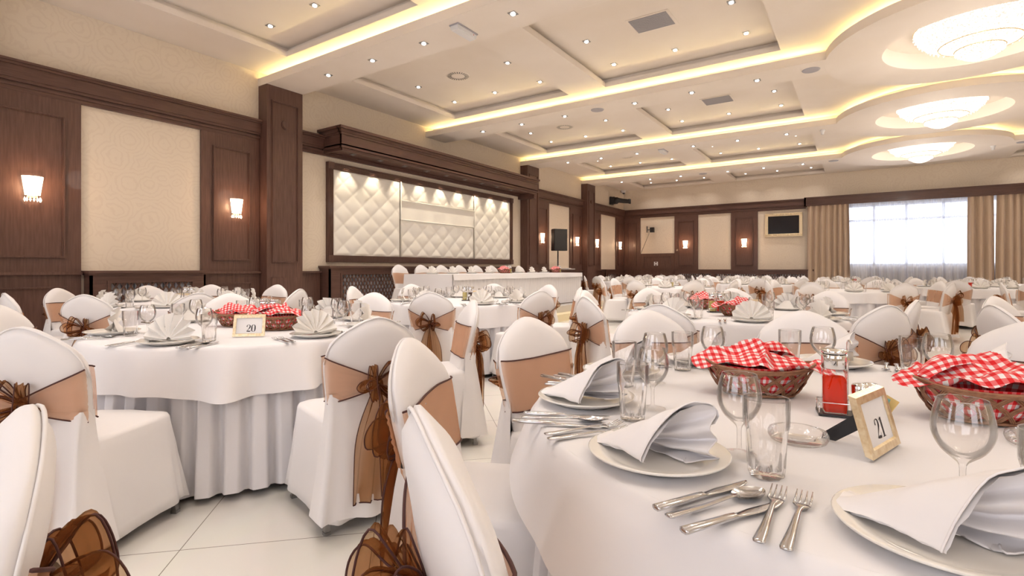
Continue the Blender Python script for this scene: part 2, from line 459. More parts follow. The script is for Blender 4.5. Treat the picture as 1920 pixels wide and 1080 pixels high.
def wainscot(ax, pos, a0, a1, side, inset=.14):
    m = MB(); d = .05
    if ax == 'x': m.box(pos, pos+side*d, a0, a1, 0, 1.08); m.box(pos, pos+side*.10, a0, a1, 1.075, 1.11); m.box(pos, pos+side*.07, a0, a1, 0, .14)
    else: m.box(a0, a1, pos, pos+side*d, 0, 1.08); m.box(a0, a1, pos, pos+side*.10, 1.075, 1.11); m.box(a0, a1, pos, pos+side*.07, 0, .14)
    if a1 - a0 > .5: mould(m, ax, pos+side*d, a0+inset, a1-inset, .25, .93, .014, .03, side)
    trim(m)
for a, b in bays:
    if b - a < 4:
        for p, q in ((a, a+.97), (b-.92, b)):
            woodpanel('x', XW, p, q, 1, .16)
            wainscot('x', XW, p, q, 1)
wainscot('x', XW, 5.49, 5.98, 1, .1); wainscot('x', XW, 12.5, 12.89, 1, .1)
woodpanel('y', YB, XW+.05, -7.65, -1, .15); wainscot('y', YB, XW+.05, -7.63, -1)
woodpanel('y', YB, -6.22, -5.3, -1, .16); woodpanel('y', YB, -4.08, -3.15, -1, .16)
m = MB(); m.box(-7.65, -6.22, YB, YB-.055, 0, 1.78); mould(m, 'y', YB-.055, -7.5, -6.37, 1.15, 1.66, .014, .03, -1)
m.box(-7.65, -6.22, YB-.055, YB-.075, 1.075, 1.11); m.box(-7.3, -6.57, YB-.055, YB-.063, 1.19, 1.62); trim(m)

# radiator covers with a diamond lattice
def radiator_cover(label, ax, pos, a0, a1, side, depth, z0, z1, grilles, group='radiator covers'):
    t = thing('radiator_cover', label, 'radiator cover', (0, 0, 0), 0, group)
    F = (lambda p, q, u, v, z, y: (min(u, v), max(u, v), p, q, z, y)) if ax == 'x' else (lambda p, q, u, v, z, y: (p, q, min(u, v), max(u, v), z, y))
    pos += side*.003
    m = MB(); f = pos + side*depth; bk = f - side*.03
    m.box(*F(a0, a0+.03, pos, f, z0, z1)); m.box(*F(a1-.03, a1, pos, f, z0, z1))
    cur = a0
    for g0, g1 in grilles:
        m.box(*F(cur, g0, bk, f, z0, z1)); cur = g1
        m.box(*F(g0, g1, bk, f, z1-.13, z1)); m.box(*F(g0, g1, bk, f, z0, z0+.13))
        for q in ((g0-.04, g1+.04, z1-.13, z1-.10), (g0-.04, g1+.04, z0+.10, z0+.13), (g0-.04, g0, z0+.13, z1-.13), (g1, g1+.04, z0+.13, z1-.13)):
            m.box(*F(q[0], q[1], f, f+side*.015, q[2], q[3]))
    m.box(*F(cur, a1, bk, f, z0, z1)); m.obj('casing', 'woodh', t)
    m = MB(); m.box(*F(a0-.03, a1+.03, pos, f+side*.04, z1, z1+.035)); m.box(*F(a0-.015, a1+.015, pos, f+side*.02, z1-.025, z1)); m.obj('top_board', 'woodh', t)
    for g0, g1 in grilles:
        la = MB(); rb = MB()
        zz0, zz1 = z0+.13, z1-.13; hgt = zz1-zz0; sl = 1.75; st = .085
        fx = f - side*.012
        for sg in (1, -1):
            s0 = g0 - hgt/sl if sg > 0 else g0
            x = s0
            while x < (g1 if sg > 0 else g1 + hgt/sl):
                # line: a = x + sg*(z-zz0)/sl
                za, zb = zz0, zz1
                aa, ab = x, x + sg*hgt/sl
                if sg > 0:
                    if aa < g0: za = zz0 + (g0-aa)*sl; aa = g0
                    if ab > g1: zb = zz1 - (ab-g1)*sl; ab = g1
                else:
                    if aa > g1: za = zz0 + (aa-g1)*sl; aa = g1
                    if ab < g0: zb = zz1 - (g0-ab)*sl; ab = g0
                if zb - za > .01:
                    w2 = .013; e = side*.006*(1 if sg > 0 else 0)
                    pts = [(aa-w2, za), (aa+w2, za), (ab+w2, zb), (ab-w2, zb)]
                    vs = []
                    for off in (fx+e, fx+e-side*.006):
                        for (a_, z_) in pts: vs.append((off, a_, z_) if ax == 'x' else (a_, off, z_))
                    la.add(vs, [(0, 1, 2, 3), (7, 6, 5, 4), (0, 4, 5, 1), (1, 5, 6, 2), (2, 6, 7, 3), (3, 7, 4, 0)])
                x += st
        n = int((g1-g0)/.07)
        for i in range(n):
            a_ = g0 + (i+.5)*(g1-g0)/n
            rb.box(*F(a_-.025, a_+.025, pos+side*.03, pos+side*(depth-.06), max(.12, z0+.1), z1-.14))
        la.obj('lattice_grille', 'wood', t); rb.obj('radiator', 'radback', t)
radiator_cover('dark wood radiator cover with diamond lattice under the wallpaper left of the first column', 'x', XW, 2.46, 3.87, 1, .22, 0, 1.09, [(2.68, 3.68)])
radiator_cover('long dark wood radiator cover with diamond lattice below the padded panel behind the head table', 'x', XW, 6.0, 12.45, 1, .30, .42, 1.17, [(6.28, 8.0), (8.3, 10.05), (10.35, 12.15)])
radiator_cover('dark wood radiator cover behind the black speaker, between the second and third columns', 'x', XW, 14.55, 15.99, 1, .22, 0, 1.09, [(14.75, 15.8)])
radiator_cover('dark wood radiator cover in the bay past the third column', 'x', XW, 18.6, 20.05, 1, .22, 0, 1.09, [(18.8, 19.85)])
radiator_cover('long dark wood radiator cover with lattice below the sconces and television', 'y', YB, -6.2, -1.35, -1, .22, 0, 1.09, [(-6.0, -4.75), (-4.6, -3.2), (-3.0, -1.6)])

# canopy over the padded panel
m = MB(); y0, y1, x1 = 5.98, 12.89, XW+.66
m.box(XW, x1-.06, y0+.06, y1, 3.36, 3.74)
for z0, z1, d in ((3.31, 3.36, .075), (3.36, 3.40, .045), (3.40, 3.43, .06), (3.43, 3.60, .05), (3.60, 3.64, .03), (3.64, 3.69, .01), (3.69, 3.74, -.03)):
    m.box(x1-.10, x1-d, y0+d, y1, z0, z1); m.box(XW, x1-.06, y0+d, y0+.10, z0, z1)
m.box(XW, x1-.1, y1-.12, y1, 3.2, 3.4)
t = thing('wall_canopy', 'deep dark wood canopy over the ivory padded wall panel', 'canopy'); m.obj('canopy_body', 'woodh', t)

# tufted panel
t = thing('upholstered_wall_panel', 'large ivory button-tufted panel in a ribbed dark frame behind the head table', 'wall panel')
xf = XW + .06; Y0, Y1, Z0, Z1 = 6.14, 12.40, 1.28, 3.18; fw = .13
fr = MB()
for q in ((Y0, Y1, Z0, Z0+fw), (Y0, Y1, Z1-fw, Z1)):
    fr.box(XW, xf, *q)
    for i in range(4): fr.box(xf, xf+.014, q[0]+fw, q[1]-fw, q[2]+.012+i*.03, q[2]+.028+i*.03)
for q in ((Y0, Y0+fw, Z0+fw, Z1-fw), (Y1-fw, Y1, Z0+fw, Z1-fw)):
    fr.box(XW, xf, *q)
    for i in range(4): fr.box(xf, xf+.014, q[0]+.012+i*.03, q[0]+.028+i*.03, q[2], q[3])
for ya in (Y0, Y1-fw):
    for za in (Z0, Z1-fw): fr.box(xf, xf+.03, ya, ya+fw, za, za+fw)
fr.obj('panel_frame', 'wood', t)
def tufted(ya, yb, za, zb, py, pz, name='tufted_panel'):
    m = MB(); nu = int((yb-ya)/.022); nv = int((zb-za)/.022)
    def fn(u, v):
        y = ya + (yb-ya)*u; z = za + (zb-za)*v
        a, b2 = (y-ya)/py + (z-za)/pz, (y-ya)/py - (z-za)/pz
        h = (abs(sin(PI*a)) * abs(sin(PI*b2)))**.45
        e = min(u, 1-u)*(yb-ya); e2 = min(v, 1-v)*(zb-za)
        return (xf - .015 + .023*h*min(1, e/.03)*min(1, e2/.03) + .004*noise.noise((y*5, z*5, 0)), y, z)
    m.grid(fn, nu, nv); m.obj(name, 'tuft', t)
a, b, c, d = Y0+fw, 8.0, 10.6, Y1-fw
tufted(a, b-.01, Z0+fw, Z1-fw, .46, .40); tufted(c+.01, d, Z0+fw, Z1-fw, .46, .40)
tufted(b+.01, c-.01, 2.65, Z1-fw, .46, .40); tufted(b+.01, c-.01, Z0+fw, 2.22, .46, .40)
m = MB(); m.box(XW, xf+.0, b+.01, c-.01, 2.23, 2.64); m.obj('flat_band', 'tuft', t)
pp = MB()
for y in (b, c): pp.tube([(xf+.02, y, Z0+fw), (xf+.02, y, Z1-fw)], .012)
pp.tube([(xf+.02, b, 2.645), (xf+.02, c, 2.645)], .015); pp.tube([(xf+.02, b, 2.225), (xf+.02, c, 2.225)], .015)
pp.obj('piping', 'tuft', t)

# window, sheer, curtains
wd = MB()
for x in (HX0, .35, 1.21, 2.14, 3.0, 3.8, HX1-.07): wd.box(x, x+.07, YB+.05, YB+.13, HZ0, HZ1)
for z in (HZ0, 2.74, HZ1-.07): wd.box(HX0, HX1, YB+.05, YB+.13, z, z+.07)
o = struct('window_1', wd, 'pvc')
pane = MB(); pane.box(HX0, HX1, YB+.085, YB+.09, HZ0, HZ1); po = pane.obj('window_pane', 'pane', o)
sh = MB()
def wave(x, z, s=0):
    k = .5 + .5*(z/3.4)
    return .035*sin(x*26+s+.8*sin(x*3.1)) * (1.15-.25*k) + .018*sin(x*61+s*2) + .02*noise.noise((x*2, z*.4, s))
sh.grid(lambda u, v: (-.62 + 5.0*u, YB-.14 + wave(-.62+5*u, v*3.4, 1), .03 + 3.35*v), 420, 6)
tag(sh.obj('sheer_curtain', 'sheer'), 'white sheer curtain hanging across the bright window', 'curtain')
slats = thing('radiator_cover', 'brown slatted radiator screen behind the sheer curtain under the window', 'radiator cover')
s_ = MB()
for i in range(22): x = .25 + i*.19; s_.box(x, x+.07, YB-.05, YB-.03, .12, 1.2)
s_.box(.2, 4.5, YB-.055, YB-.025, .05, .13); s_.obj('slatted_screen', 'brown_slat', slats)
def curtain(x0, x1, label, seed, y=YB-.27):
    m = MB(); w = x1-x0
    def fn(u, v):
        x = x0 + w*(.5 + (u-.5)*(1.0 + .10*(1-v)*(.6))) 
        ph = u*w*2*PI/.165 + .9*sin(u*w*5+seed)
        amp = .045 + .02*(1-v)
        yy = y + amp*sin(ph) + .015*sin(ph*.37+seed*2+v*1.2)
        return (x + .012*cos(ph) + .01*noise.noise((x*2, v*2, seed)), yy, .02 + 3.37*v)
    m.grid(fn, int(w*150), 14)
    tag(m.obj('curtain', 'curtain'), label, 'curtain')
curtain(-1.53, -.30, 'beige floor-length curtain between the television and the bright window', 1)
curtain(2.70, 3.30, 'narrow beige floor-length curtain drawn at the far edge of the bright window', 2)
curtain(3.34, 4.55, 'wide beige floor-length curtain beyond the narrow one, past the bright window', 3)
va = MB()
for z0, z1, d in ((3.33, 3.40, .34), (3.40, 3.44, .36), (3.44, 3.57, .37), (3.57, 3.60, .39), (3.60, 3.63, .41)):
    va.box(-1.62, 8, YB-d, YB-d+.05, z0, z1); va.box(-1.62, -1.57, YB-d, YB, z0, z1)
va.box(-1.62, 8, YB-.36, YB, 3.57, 3.60)
t = thing('curtain_pelmet', 'long dark wood pelmet box above the beige curtains and window', 'pelmet'); va.obj('pelmet_board', 'woodh', t)

# stage
sg = thing('stage', 'low two-step stage platform under the long head table', 'stage')
MB().box(XW+.02, -5.68, 6.3, 12.8, .15, .3).obj('stage_top', 'stage', sg); MB().box(XW+.02, -5.40, 6.3, 13.0, 0.0, .15).obj('stage_step', 'step', sg)

# ------------------------------------------------------------------ ceiling fittings
LX = [-6.98, -5.95, -4.92, -3.46, -2.43, -1.39]; LX = LX + [2*XC - x for x in reversed(LX)]
dm = MB(); dm.box(-.048, .048, -.048, .048, -.006, .004)
dl = MB(); dl.lathe([(.03, -.012), (.024, -.018), (.001, -.02)], 12)
DSPEC = [('trim_plate', dm.mesh('trim_plate', 'leg')), ('lamp_lens', dl.mesh('lamp_lens', 'lamp'))]
nth = ['first', 'second', 'third', 'fourth', 'fifth', 'sixth', 'seventh', 'eighth', 'ninth', 'tenth', 'eleventh', 'twelfth']
spots = []
for k, b in enumerate(BY):
    for i, x in enumerate(LX):
        spots.append((x, b, ZS-.002, 'square downlight on the %s beam from the entrance, %s from the columns' % (nth[k], nth[i]), 'downlights along the beams'))
for k, b in enumerate(BY):
    c = b + 2.01
    for j, dy in enumerate((-1.06, 0, 1.06)):
        if c + dy > YB - .4: continue
        for i, x in enumerate(LX):
            if j == 1 and i % 3 == 1: continue
            spots.append((x, c + dy, ZR-.002, 'square downlight in ceiling coffer row %s, %s line across, %s from the columns' % (['one', 'two', 'three', 'four', 'five'][k], nth[j], nth[i]), 'downlights in the coffers'))
spot_data = bpy.data.lights.new('downlight_beam', 'SPOT')
spot_data.energy = 30; spot_data.color = (1, .925, .87); spot_data.spot_size = rad(118); spot_data.spot_blend = .9; spot_data.shadow_soft_size = .05
for x, y, z, lab, grp in spots:
    spawn(DSPEC, 'downlight', lab, 'downlight', (x, y, z), 0, grp)
    l = bpy.data.objects.new('downlight_beam', spot_data); COL.objects.link(l); l.location = (x, y, z-.03)
# small spotlights under the canopy
sd = bpy.data.lights.new('canopy_spot', 'SPOT'); sd.energy = 30; sd.color = (1, .88, .66); sd.spot_size = rad(64); sd.spot_blend = .7; sd.shadow_soft_size = .015
CSPEC = [('trim_plate', DSPEC[0][1]), ('lamp_lens', dl.mesh('canopy_lens', 'grey'))]
for i in range(9):
    y = 6.55 + i*.68
    spawn(CSPEC, 'downlight', 'small spotlight under the wood canopy, %s from the first column' % nth[i], 'downlight', (XW+.28, y, 3.358), 0, 'canopy spotlights')
    l = bpy.data.objects.new('canopy_spot', sd); COL.objects.link(l); l.location = (XW+.26, y, 3.335); l.rotation_euler = (0, rad(10), 0)

# chandeliers: stacked crystal baskets
def basket():
    m = MB()
    def bead(a, z): return 1 + .018*sin(a*60)*sin(z*150)
    prof = catmull([(.68, ZC+.02), (.70, ZC-.04), (.67, ZC-.12), (.58, ZC-.22), (.42, ZC-.30), (.25, ZC-.35)], 5)
    m.lathe(prof, 120, 0, 0, bead)
    m2 = MB(); m2.lathe(catmull([(.24, ZC-.35), (.255, ZC-.38), (.24, ZC-.42), (.18, ZC-.47), (.10, ZC-.51), (.02, ZC-.53)], 4), 96, 0, 0, bead)
    r = MB()
    for R, z in ((.705, ZC-.03), (.43, ZC-.30), (.26, ZC-.375)): r.tube([(R*cos(a*2*PI/48), R*sin(a*2*PI/48), z) for a in range(48)], .008, 5, True)
    ws = MB()
    for i in range(40):
        a = 2*PI*i/40
        for R, z in ((.70, ZC-.08), (.65, ZC-.16), (.55, ZC-.25), (.25, ZC-.41)):
            ws.lathe([(.001, z-.022), (.012, z), (.001, z+.014)], 5, R*cos(a), R*sin(a))
    return [('crystal_basket', m.mesh('crystal_basket', 'crystal')), ('lower_crystal_basket', m2.mesh('lower_crystal_basket', 'crystal')), ('ring', r.mesh('chandelier_ring', 'gold')), ('crystal_drops', ws.mesh('crystal_drops', 'crystal'))]
BS = basket()
chl = bpy.data.lights.new('chandelier_bulbs', 'POINT'); chl.energy = 150; chl.color = (1, .89, .76); chl.shadow_soft_size = .12
chd = bpy.data.lights.new('chandelier_glow', 'POINT'); chd.energy = 32; chd.color = (1, .89, .78); chd.shadow_soft_size = .25
for k, b in enumerate(BY):
    o = spawn(BS, 'chandelier', 'round crystal basket chandelier in the %s circular ceiling recess from the entrance' % nth[k], 'chandelier', (XC, b, 0), 0, 'crystal basket chandeliers')
    for c in o.children:
        if c.name.startswith('crystal_drops'): c['kind'] = 'stuff'
    l = bpy.data.objects.new('chandelier_bulbs', chl); COL.objects.link(l); l.location = (XC, b, ZC+.04)
    l = bpy.data.objects.new('chandelier_glow', chd); COL.objects.link(l); l.location = (XC, b, ZC-.85)

# sconces
sm = MB(); sm.box(0, .015, -.05, .05, -.14, .10)
ss = MB()
def sc(u, v):
    a = -PI/2 + PI*u; r = lerp(.06, .085, v) * (1 + .05*sin(u*60)) ; z = lerp(-.11, .12, v)
    return (.02 + r*cos(a)*.95, r*sin(a)*1.15, z)
ss.grid(sc, 60, 8)
dr = MB()
for i in range(7):
    a = -PI/2 + PI*(i+.5)/7
    dr.lathe([(.001, -.19), (.012, -.165), (.001, -.13)], 6, .02+.065*cos(a), .075*sin(a))
SC = [('wall_plate', sm.mesh('wall_plate', 'gold')), ('crystal_shade', ss.mesh('sconce_shade', 'sconce'), [('crystal_drops', dr.mesh('sconce_drops', 'sconce'))])]
scl = bpy.data.lights.new('sconce_bulb', 'POINT'); scl.energy = 7; scl.color = (1, .60, .34); scl.shadow_soft_size = .05
sl = [(XW+.05, 1.94, 0, 'on the wide wood panel farther from the columns'), (XW+.05, 4.41, 0, 'on the wood panel just before the first column'),
      (XW+.05, 14.05, 0, 'between the second column and the black speaker'), (XW+.05, 16.46, 0, 'just before the third column'),
      (XW+.05, 18.12, 0, 'just past the third column'), (XW+.05, 20.4, 0, 'beside the room corner on the long wall'),
      (-5.78, YB-.05, -PI/2, 'on the window wall, between camera bracket and television'), (-3.61, YB-.05, -PI/2, 'on the window wall beside the television')]
for x, y, rz, lab in sl:
    o = spawn(SC, 'wall_sconce', 'lit crystal wall sconce ' + lab, 'sconce', (x, y, 2.15), rz, 'crystal wall sconces')
    l = bpy.data.objects.new('sconce_bulb', scl); COL.objects.link(l); l.location = (x + .22*cos(rz), y + .22*sin(rz), 2.16)

# emergency light, ceiling speakers, diffusers, vent, detectors
def emergency(x, y, lab):
    t = thing('emergency_light', lab, 'emergency light', (x, y, ZS), rad(0))
    a = MB(); a.box(-.075, .075, -.2, .2, -.015, 0); a.obj('back_plate', 'grey', t)
    b = MB(); b.box(-.06, .06, -.19, .19, -.06, -.015); b.box(-.045, .045, -.18, .18, -.075, -.06); b.obj('diffuser', 'whitep', t)
    c = MB(); c.box(.061, .064, .12, .13, -.04, -.03); c.obj('indicator_lamp', 'oilred', t)
emergency(-4.22, 5.15, 'white emergency light box with red indicator on the beam nearest the first column')
emergency(-4.24, 13.3, 'small white emergency light box on the beam over the second column')
sp = MB(); sp.lathe([(.001, -.012), (.10, -.012), (.118, -.010), (.125, 0)], 32)
for x, y, lab in ((-4.21, 9.19, 'flat round ceiling speaker on the padded-panel beam, between downlights'), (-.63, 9.19, 'flat round ceiling speaker where the beam meets the chandelier circle'), (-4.21, 17.27, 'flat round ceiling speaker on the beam over the third column'), (-.63, 17.27, 'flat round ceiling speaker beside the fourth chandelier circle'), (3.27, 17.27, 'flat round ceiling speaker past the fourth chandelier circle')):
    spawn(sp.mesh('ceiling_speaker', 'grey'), 'ceiling_speaker', lab, 'speaker', (x, y, ZS), 0, 'round ceiling speakers')
df = MB(); df.lathe([(.001, -.004), (.21, -.004), (.215, 0)], 40)
dv = MB()
for i in range(26):
    a = 2*PI*i/26; ca, sa = cos(a), sin(a)
    p = [(r*ca - w*sa, r*sa + w*ca, -.0055) for r, w in ((.12, -.008), (.195, -.008), (.195, .008), (.12, .008))]
    dv.add(p, [(3, 2, 1, 0)])
DF = [('diffuser_plate', df.mesh('diffuser_plate', 'ceil')), ('vent_slots', dv.mesh('vent_slots', 'blackm'))]
for x, y, lab in ((-6.0, 7.16, 'round swirl air diffuser in the coffer beside the padded panel beam'), (-6.0, 11.2, 'round swirl air diffuser in the second coffer along the panelled wall'), (-6.0, 15.24, 'round swirl air diffuser in the third coffer along the panelled wall')):
    spawn(DF, 'air_diffuser', lab, 'air vent', (x, y, ZR), 0, 'swirl air diffusers')
vf = MB(); vf.box(-.30, .30, -.25, .25, -.008, 0)
vs_ = MB()
for i in range(16): vs_.box(-.265, .265, -.215+i*.027, -.200+i*.027, -.016, -.008)
VF = [('vent_frame', vf.mesh('vent_frame', 'ceil')), ('vent_slats', vs_.mesh('vent_slats', 'grey'))]
for x, y, lab in ((-2.43, 7.12, 'square slatted ceiling vent in the big coffer nearest the first chandelier'), (-2.43, 11.16, 'square slatted ceiling vent in the coffer row past the padded-panel beam')):
    spawn(VF, 'ceiling_vent', lab, 'air vent', (x, y, ZR), 0, 'square ceiling vents')
de = MB(); de.lathe([(.05, 0), (.05, -.03), (.032, -.045), (.03, -.10), (.001, -.105)], 20)
spawn(de.mesh('smoke_detector', 'whitep'), 'smoke_detector', 'small white detector hanging beside the third chandelier circle', 'detector', (-.69, 13.3, ZS), 0)
spawn(de.mesh('smoke_detector', 'whitep'), 'smoke_detector', 'small white detector on the soffit of the fourth chandelier circle', 'detector', (2.75, 17.4, ZS), 0)

# television, bracket, moving head, dome camera, loudspeaker
t = thing('television', 'black flat television in an ornate gold frame on the window wall', 'television', (-2.30, YB, 2.74))
MB().box(-.50, .50, -.05, 0, -.32, .32).obj('screen', 'screen', t)
g = MB()
for q in ((-.60, .60, -.42, -.32), (-.60, .60, .32, .42)): g.box(q[0], q[1], -.075, 0, q[2], q[3])
for q in ((-.60, -.50, -.32, .32), (.50, .60, -.32, .32)): g.box(q[0], q[1], -.075, 0, q[2], q[3])
for i in range(22):
    for z in (-.37, .37): g.lathe([(.001, z-.03), (.022, z), (.001, z+.03)], 6, -.57+i*.0543, -.08)
g.obj('gilt_frame', 'gold', t)
t = thing('camera_bracket', 'black swivel bracket with small camera on the wallpaper near the corner', 'camera', (-7.28, YB, 2.76))
b = MB(); b.box(-.10, -.07, -.03, 0, -.10, .16); b.tube([(-.085, -.02, .02), (.0, -.16, .0), (.14, -.16, 0)], .018); b.obj('bracket_arm', 'black', t)
b = MB(); b.box(.10, .26, -.22, -.10, -.11, .09); b.obj('camera_body', 'black', t)
b = MB(); b.tube([(.02, -.14, -.02), (.04, -.12, -.16), (-.05, -.03, -.28), (-.36, -.02, -.98)], .006); b.obj('cable', 'black', t)
t = thing('stage_light', 'black moving head stage light on the upper wall near the corner', 'stage light', (XW+.02, 19.6, 3.9))
b = MB(); b.box(0, .06, -.14, .14, -.16, .16); b.box(.06, .22, -.17, -.12, -.12, .14); b.box(.06, .22, .12, .17, -.12, .14); b.obj('yoke', 'black', t)
b = MB(); b.sweep([(-.10, 0, .08, .08), (-.08, 0, .12, .13), (.08, 0, .13, .13), (.12, 0, .10, .10), (.30, -.03, .09, .09), (.50, -.05, .085, .085), (.52, -.05, .10, .10), (.60, -.06, .10, .10)], 16)
o = b.obj('lamp_head', 'black', t); o.rotation_euler = (0, 0, rad(-70)); o.location = (.22, -.05, 0)
t = thing('dome_camera', 'small white dome camera on the ceiling edge near the corner', 'camera', (XW+.1, YB-.25, 4.36))
MB().box(-.08, .07, -.07, .07, 0, .10).obj('camera_mount', 'whitep', t)
MB().lathe([(.055, 0), (.05, -.03), (.03, -.05), (.001, -.06)], 20).obj('dome', 'blackm', t)
t = thing('loudspeaker_stand', 'thin black pole stand under the tall black loudspeaker', 'speaker stand', (-7.7, 13.94, 0))
MB().tube([(0, 0, .02), (0, 0, 1.70)], .02, 10).obj('pole', 'black', t)
for i in range(3):
    a = i*2*PI/3; MB().tube([(0, 0, .35), (.4*cos(a), .4*sin(a), .012)], .012).obj('leg', 'black', t)
t = thing('loudspeaker', 'tall black loudspeaker on its pole against the wallpaper bay', 'speaker', (-7.7, 13.94, 1.70), rad(-125))
b = MB(); b.sweep([(-.18, .33, .14, .33), (-.17, .33, .17, .345), (.10, .33, .235, .345), (.17, .33, .235, .345)], 4)
bb = MB(); bb.box(-.22, .22, .0, .20, 0, .66); bb.box(-.15, .15, -.17, 0, .01, .65); bb.obj('cabinet', 'black', t)
MB().box(-.205, .205, .20, .212, .02, .64).obj('speaker_grille', 'blackm', t)
t = thing('wall_socket', 'small white socket plate on the low wood panel near the corner', 'socket', (-6.97, YB-.064, 1.36))
b = MB(); b.box(-.08, .08, -.01, 0, -.08, .08); b.obj('socket_plate', 'whitep', t)
b = MB(); b.box(-.03, .03, -.013, -.01, .025, .075); b.box(-.03, .03, -.013, -.01, -.075, -.025); b.obj('socket_insert', 'wood', t)

# ------------------------------------------------------------------ daylight and ambient
wl = bpy.data.worlds.new('sky'); S.world = wl; wl.use_nodes = True
bg = wl.node_tree.nodes['Background']; bg.inputs[0].default_value = (.93, .93, 1.0, 1); bg.inputs[1].default_value = 3.4
# ------------------------------------------------------------------ chair (local: sitter faces +y, origin on the floor under the seat)
def bw(z):          # half width of the back
    t = smoothstep(.42, .78, z); return lerp(.185, .225, t)
def btop(u):        # camel-back top
    a = min(1, abs(u)); K = ((0, .933), (.12, .930), (.28, .919), (.45, .900), (.62, .879), (.78, .853), (.90, .820), (.97, .782), (1.0, .738))
    for (a0, z0), (a1, z1) in zip(K[:-1], K[1:]):
        if a <= a1: return lerp(z0, z1, (a-a0)/(a1-a0))
    return .738
def byc(z): return -.205 - .20*(z-.47)
def bpt(u, z, side, grow=0, wfac=1):
    """point on the padded back: side +1 front, -1 rear"""
    t = .033 * (1-abs(u)**5)**.5 + .006 + grow
    return (u*(bw(z)+grow)*wfac, byc(z) + .022*u*u + side*t, z)
def back_mesh(nu=20, nv=16):
    m = MB(); Z0 = .28
    rows = []
    for j in range(nv+1):
        v = j/nv; row = []
        for i in range(2*nu):
            side = 1 if i < nu else -1
            u = -1 + 2*i/nu if i < nu else 1 - 2*(i-nu)/nu
            top = btop(u); z = Z0 + (top-Z0)*v
            ed = (1-abs(u)**4)**.5
            cap = (1 - v**14)**.5 if v < 1 else 0
            t = (.034*ed*cap + .008*(cap*.9+.1))
            if v == 1: t = .004
            x = u*bw(z); y = byc(z) + .022*u*u + side*t
            if abs(u) == 1: y = byc(z) + .022
            wr = .004*noise.noise((x*9, z*9, side*3))
            row.append((x, y + wr*(side), z + (.0 if v < 1 else .0)))
        rows.append(row)
    vs = [p for r in rows for p in r]; n = 2*nu
    fs = [(j*n+i, (j+1)*n+i, (j+1)*n+(i+1) % n, j*n+(i+1) % n) for j in range(nv) for i in range(n)]
    m.add(vs, fs, True)
    # top seam closes by sharing the crest
    top = nv*n
    for i in range(1, nu):
        m.f.append((top+i, top+(n-i) % n, top+(n-i-1+n) % n, top+i+1) if i < nu else ()); m.sm.append(True)
    m.f.append((top+0, top+n-1, top+1)); m.sm.append(True)
    # raised seams: crest piping and centre seam
    m.tube([(u/24*bw(btop(u/24)), byc(btop(u/24)) + .022*(u/24)**2 - .012, btop(u/24)-.004) for u in range(-24, 25)], .0035, 5)
    return m.mesh('backrest_cover', 'cover')
def seat_mesh(seed=0, n=96):
    m = MB(); rn = random.Random(seed); ph = rn.random()*6
    def loop(a, hw, yf, yr, k):
        ca, sa = cos(a), sin(a); e = .28 if k < .4 else .30
        x = hw*math.copysign(abs(ca)**e, ca); h = (yf-yr)/2; y = (yf+yr)/2 + h*math.copysign(abs(sa)**e, sa)
        return x, y
    rows = []
    levels = [(0.0, .485, 0), (.5, .485, 0), (.88, .482, 0), (.97, .476, 0), (1.0, .462, 0)] + [(1.0, .462-.40*q/9, q/9) for q in range(1, 10)] + [(.985, .060, 1)]
    for (sc_, z, k) in levels:
        row = []
        for i in range(n):
            a = 2*PI*i/n
            hw = lerp(.215, .245, k); yf = lerp(.225, .262, k); yr = lerp(-.225, -.305, k**.7 if k else 0)
            x, y = loop(a, hw, yf, yr, k)
            cx, cy = 0, (yf+yr)/2
            x = cx + (x-cx)*sc_; y = cy + (y-cy)*sc_
            d = math.hypot(x, y-cy) + 1e-6
            corner = abs(sin(2*a))**2
            fold = k*(.010*sin(9*a+ph) + .007*sin(17*a+ph*2)) + .035*k*corner*(.6+.4*sin(3*a+ph))
            x += (x)/d*fold; y += (y-cy)/d*fold
            zz = z + (.012*k*sin(5*a+ph) if k else 0) + (.006*noise.noise((x*8, y*8, seed)) if k == 0 and sc_ < .9 else 0)
            row.append((x, y, zz))
        rows.append(row)
    vs = [p for r in rows for p in r]
    fs = [(j*n+i, (j+1)*n+i, (j+1)*n+(i+1) % n, j*n+(i+1) % n) for j in range(1, len(rows)-1) for i in range(n)]
    m.add(vs, fs, True)
    m.f.append(tuple(n + i for i in range(n))); m.sm.append(True)
    # rear drop of the cover, hanging from the back to the hem
    if n > 50:
        m.grid(lambda u, v: (max(-1, min(1, (2*u-1)*1.16))*lerp(.198, .262, v**1.3), max(0, abs(2*u-1)-.86)/.14*lerp(.05, .16, v) + lerp(byc(.60)-.022, -.322, v**.8) - .010*v*sin(u*17+ph) - .006*v*sin(u*31+ph) + .010*(abs(2*u-1)**4)*(1-.3*v), lerp(.60, .062, v) + .012*v*sin(u*9)), 28, 10)
    return m.mesh('seat_cover', 'cover')
def leg_mesh(sx, sy):
    m = MB(); x0, y0 = sx*.19, sy*.19 - .02; x1, y1 = sx*.215, sy*.235 - .02; w = .011
    vs = [(x+dx*w, y+dy*w, z) for x, y, z in ((x1, y1, .012), (x0, y0, .44)) for dx, dy in ((-1, -1), (1, -1), (1, 1), (-1, 1))]
    m.add(vs, [(3,2,1,0),(4,5,6,7),(0,1,5,4),(1,2,6,5),(2,3,7,6),(3,0,4,7)])
    m.box(x1-.014, x1+.014, y1-.014, y1+.014, 0, .014)
    return m.mesh('leg', 'leg')
ZSASH = (.56, .768)
